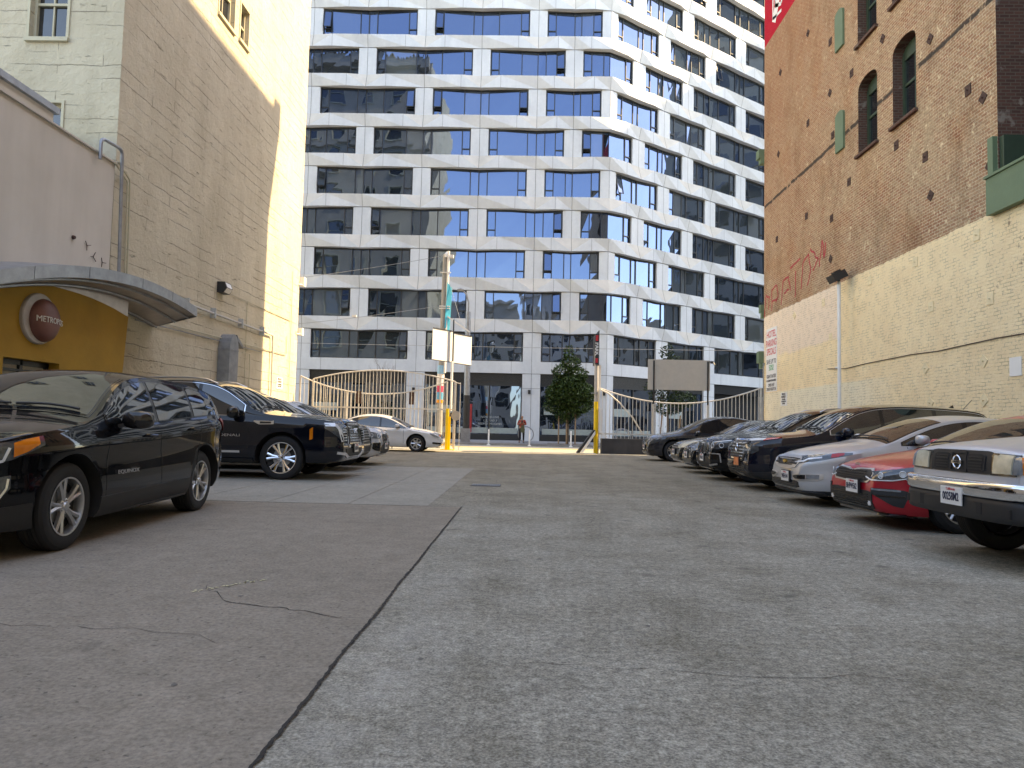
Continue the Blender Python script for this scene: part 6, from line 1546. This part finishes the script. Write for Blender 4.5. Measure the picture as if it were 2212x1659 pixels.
# silver hatchback
S2 = paint('warm silver paint', (.52,.53,.54), .45, .34, .6)
c = Car('parked_hatchback', 'warm silver hatchback with two-bar ribbed grille parked beside the red sedan', 'hatchback', 4.13+4.5/2, 11.45, RI, 4.5, 1.79,
  [(0,.55),(.02,.67),(.08,.76),(.25,.83),(.8,.95),(1.2,1.01),(1.6,1.20),(2.05,1.37),(2.45,1.435),(2.9,1.43),(3.5,1.34),(4.0,1.18),(4.3,1.08),(4.42,.98),(4.5,.65)],
  [(0,.76),(1.2,.93),(4.5,1.06)], .94, 2.685, .325, S2, sp=5, tum=.42, kf=.36, nf=2.5, df=.85, bot=[(0,.30),(.04,.22),(.2,.17),(.6,.16),(4.2,.18),(4.5,.4)])
c.windows(1.42, 3.9, [2.38, 3.3], 1.24, 2.06, 3.3, 4.1, ws=C_['glass_tan'], beltoff=.02); c.seams([1.48, 2.44, 3.4]); c.handles([2.22, 3.15]); c.mirrors(1.62, 1.0, .22, (.12,.11,.07), S2)
c.part('grille', 'front', [(-.50,.66,.70),(-.44,.585,.74),(-.2,.545,.755),(.2,.545,.755),(.44,.585,.74),(.50,.66,.70)], C_['satin'], .012, nu=24)
c.strips('grille_gap', 'front', [([(-.46,.70),(-.2,.708),(.2,.708),(.46,.70)], .014), ([(-.44,.63),(-.2,.622),(.2,.622),(.44,.63)], .014)], C_['gloss'], .018)
c.strips('grille_bars', 'front', [([(-.42+i*.028,.60+(.02 if abs(-.42+i*.028) > .3 else 0)),(-.41+i*.028,.69)], .003) for i in range(31)], C_['black'], .0165)
p, n = c.ray('front', 0, .66); MB().box(p.x+.01,p.x+.035,-.07,.07,p.z-.014,p.z+.014).box(p.x+.01,p.x+.036,-.025,.025,p.z-.03,p.z+.03).build('badge', plain('gold badge', (.65,.45,.12), .25, .8), c.e, local=True)
c.part('headlight', 50, [(-.36,.63,.72),(-.2,.65,.755),(.1,.70,.79),(.36,.765,.82),(.5,.80,.825)], C_['lampdark'], .008, (1,-1), 30, 6)
for sd in (1,-1): c.strips('headlight_trim', 50, [([(-.32,.655),(-.14,.675),(-.08,.71),(.12,.74)], .020)], C_['drl'], .014, (sd,))
c.part('turn_lamp', 50, [(.24,.745,.795),(.32,.76,.81),(.40,.785,.815)], C_['redlens'], .012, (1,-1), 12, 5)
c.part('fog_surround', 38, [(-.46,.44,.46),(-.36,.38,.48),(.0,.40,.50),(.08,.43,.50)], C_['satin'], .012, (1,-1)); c.part('fog_recess', 38, [(-.40,.43,.455),(-.33,.405,.465),(-.16,.415,.475)], C_['gloss'], .020, (1,-1)); c.part('fog_lamp', 38, [(-.15,.41,.48),(.03,.42,.485)], C_['lamp'], .020, (1,-1))
c.part('lower_intake', 'front', [(-.56,.29,.36),(-.44,.27,.38),(.44,.27,.38),(.56,.29,.36)], C_['gloss'], .012, nu=20); grille_bars(c, 'intake_bars', [(-.5,.28,.37),(.5,.28,.37)], 4, C_['black'], .006, .018)
c.part('chin', 'front', [(-.76,.19,.235),(.76,.19,.235)], C_['black'], .03, nu=24); c.part('chin', 38, [(-.3,.19,.235),(.25,.19,.25)], C_['black'], .012, (1,-1))
c.plate('9NEH144', .10, .43, off=.04); tail(c, .85, 1.0)
# black crossover with barred chrome grille
DN_ = paint('midnight paint', (.004,.006,.014), .0, .1)
c = Car('parked_suv', 'midnight black crossover with ringed chrome bar grille and orange dealer plate', 'suv', 4.14+4.65/2, 14.05, RI, 4.65, 1.84,
  [(0,.62),(.02,.82),(.07,.95),(.24,1.03),(.9,1.10),(1.28,1.15),(1.7,1.42),(2.05,1.60),(2.5,1.695),(3.3,1.70),(4.1,1.65),(4.4,1.58),(4.5,1.25),(4.58,1.0),(4.63,.9),(4.65,.65)],
  [(0,.98),(1.25,1.06),(4.65,1.14)], .93, 2.705, .36, DN_, sp=5, kf=.26, nf=2.9, df=.75, tum=.36, lipmat=C_['black'])
c.windows(1.48, 4.3, [2.42, 3.4], 1.30, 2.07, 4.35, 4.52, chrome=C_['satin']); c.seams([1.44, 2.46, 3.45]); c.handles([2.25, 3.25]); c.mirrors(1.68, 1.08, .24, (.13,.13,.09)); c.antenna(4.1, 0)
MB().tube([(c.X(4.35),.0,1.60),(c.X(4.55),.0,1.82)], .006, 5).build('aerial', C_['black'], c.e, local=True)
c.part('grille', 'front', [(-.50,.80,.96),(-.42,.58,.985),(-.3,.54,.99),(.3,.54,.99),(.42,.58,.985),(.50,.80,.96)], C_['black'], .012, nu=24)
c.strips('grille_bars', 'front', [([(-h,z),(h,z)], .018) for h, z in ((.34,.59),(.38,.64),(.41,.70),(.43,.76),(.45,.82),(.46,.88),(.46,.94))], C_['chrome'], .02)
p, n = c.ray('front', 0, .80); u = Vector((0,0,1)); t = Vector((0,1,0)); MB().tube([p+Vector((.035,0,0))+(t*math.cos(q)*.06+u*math.sin(q)*.075) for q in [i*.2618 for i in range(24)]], .009, 6, closed=True).build('badge_ring', C_['chrome'], c.e, True, local=True)
c.part('running_lamp', 38, [(-.50,.93,.955),(-.2,.93,.975),(.1,.955,.99),(.2,.98,.995)], C_['drl'], .012, (1,-1)); c.part('turn_lamp', 38, [(.05,.945,.985),(.26,.985,1.01)], C_['redlens'], .014, (1,-1))
c.part('headlight', 38, [(-.46,.70,.80),(-.38,.68,.86),(-.1,.70,.86),(.0,.76,.84)], C_['lampdark'], .014, (1,-1)); c.part('headlight_reflector', 38, [(-.40,.73,.77),(-.14,.74,.79)], C_['lamp'], .02, (1,-1))
c.part('corner_blade', 38, [(-.5,.34,.52),(-.36,.28,.42),(-.2,.27,.33)], C_['black'], .016, (1,-1)); c.part('lower_intake', 'front', [(-.5,.32,.47),(.5,.32,.47)], C_['black'], .012); grille_bars(c, 'intake_bars', [(-.48,.33,.46),(.48,.33,.46)], 3, C_['gloss'], .01, .018, 6)
c.part('chin', 38, [(-.5,.24,.34),(.0,.24,.36),(.2,.24,.38)], C_['black'], .010, (1,-1)); c.part('lower_cladding', 'side', [(c.X(1.34),.22,.36),(c.X(3.2),.22,.36)], C_['black'], .012, (1,-1))
c.plate('', .06, .53, off=.04, face=plain('orange and blue plate', (.75,.20,.06), .4, var=.4, nscale=9)); tail(c, .95, 1.15)
bmw('black compact suv with twin kidney grille parked between the midnight crossover and a grey sedan', 4.06+4.71/2, 16.4, BLACK, RI, '9BLK602', False)
GR = paint('dark grey paint', (.035,.034,.032), .4, .25); BR = paint('bronze grey paint', (.045,.042,.035), .4, .22); TG = paint('midnight grey paint', (.022,.025,.032), .45, .2)
def sedan(label, x, y, body, top, plate_t, gr, W=1.78, L=4.6, H=0, name='parked_sedan', cat='sedan', r=.325, belt=[(0,.72),(1.2,.90),(4.6,1.0)], foh=.92, wb=2.68, header=2.0, lamp=C_['lamp'], rt=3.4, rb=4.05):
    c = Car(name, label, cat, x+L/2, y, RI, L, W, top, belt, foh, wb, r, body, sp=5, split=True, tum=.40, kf=.36, nf=2.5, df=.85, bot=[(0,.32),(.04,.23),(.2,.18),(.6,.17),(L-.4,.18),(L,.4)])
    c.windows(1.40, L-.8, [2.40, 3.3], 1.25, header, rt, rb, beltoff=.02); c.seams([1.46, 2.46, 3.38]); c.handles([2.24, 3.18]); c.mirrors(1.64, .97, .22, (.12,.11,.07))
    if gr: 
        c.part('grille', 'front', [(-.40,.56,.70),(.40,.56,.70)] if gr == 1 else [(-.5,.40,.70),(.5,.40,.70)], C_['black'], .012); grille_bars(c, 'grille_bars', [(-.38,.57,.69),(.38,.57,.69)] if gr == 1 else [(-.48,.42,.69),(.48,.42,.69)], 2 if gr == 1 else 7, C_['chrome'] if gr == 2 else C_['satin'], .014)
    c.part('headlight', 40, [(-.42,.62,.66),(-.32,.58,.72),(0,.62,.78),(.22,.72,.80)], lamp, .012, (1,-1)); c.part('lower_intake', 'front', [(-.48,.28,.40),(.48,.28,.40)], C_['gloss'], .012)
    c.part('fog_lamp', 38, [(-.22,.32,.38),(-.04,.33,.39)], C_['gloss'], .012, (1,-1)); c.part('chin', 'front', [(-.7,.20,.225),(.7,.20,.225)], C_['satin'] if gr == 1 else C_['gloss'], .02)
    c.plate(plate_t, 0, .47, off=.04); tail(c, .8, .97); return c
ST = [(0,.50),(.02,.62),(.09,.72),(.3,.80),(.8,.90),(1.22,.96),(1.55,1.14),(1.98,1.36),(2.4,1.45),(2.9,1.46),(3.4,1.40),(3.9,1.18),(4.2,1.08),(4.45,1.04),(4.56,.9),(4.6,.6)]
sedan('dark sedan with tall chrome barred grille mostly hidden behind the black kidney-grille suv', 4.22, 18.75, BLACK, ST, '7XTR550', 2)
sedan('small bronze grey sedan with pale headlamps parked next to the dark blue grey electric car', 4.38, 21.1, BR, ST, '6KLM092', 1, lamp=C_['lampcream'])
c = sedan('smooth grilleless dark blue grey car, last in the right row by the low wall', 4.25, 25.6, TG,
  [(0,.55),(.02,.68),(.09,.80),(.3,.90),(.8,1.0),(1.15,1.06),(1.6,1.30),(2.1,1.52),(2.6,1.62),(3.1,1.61),(3.7,1.50),(4.2,1.28),(4.5,1.16),(4.65,1.05),(4.72,.85),(4.75,.6)],
  '8TSL331', 0, W=1.92, L=4.75, name='parked_hatchback', cat='hatchback', r=.355, belt=[(0,.80),(1.2,.98),(4.75,1.1)], foh=.87, wb=2.89, header=2.1, lamp=C_['lampdark'], rt=3.6, rb=4.4)
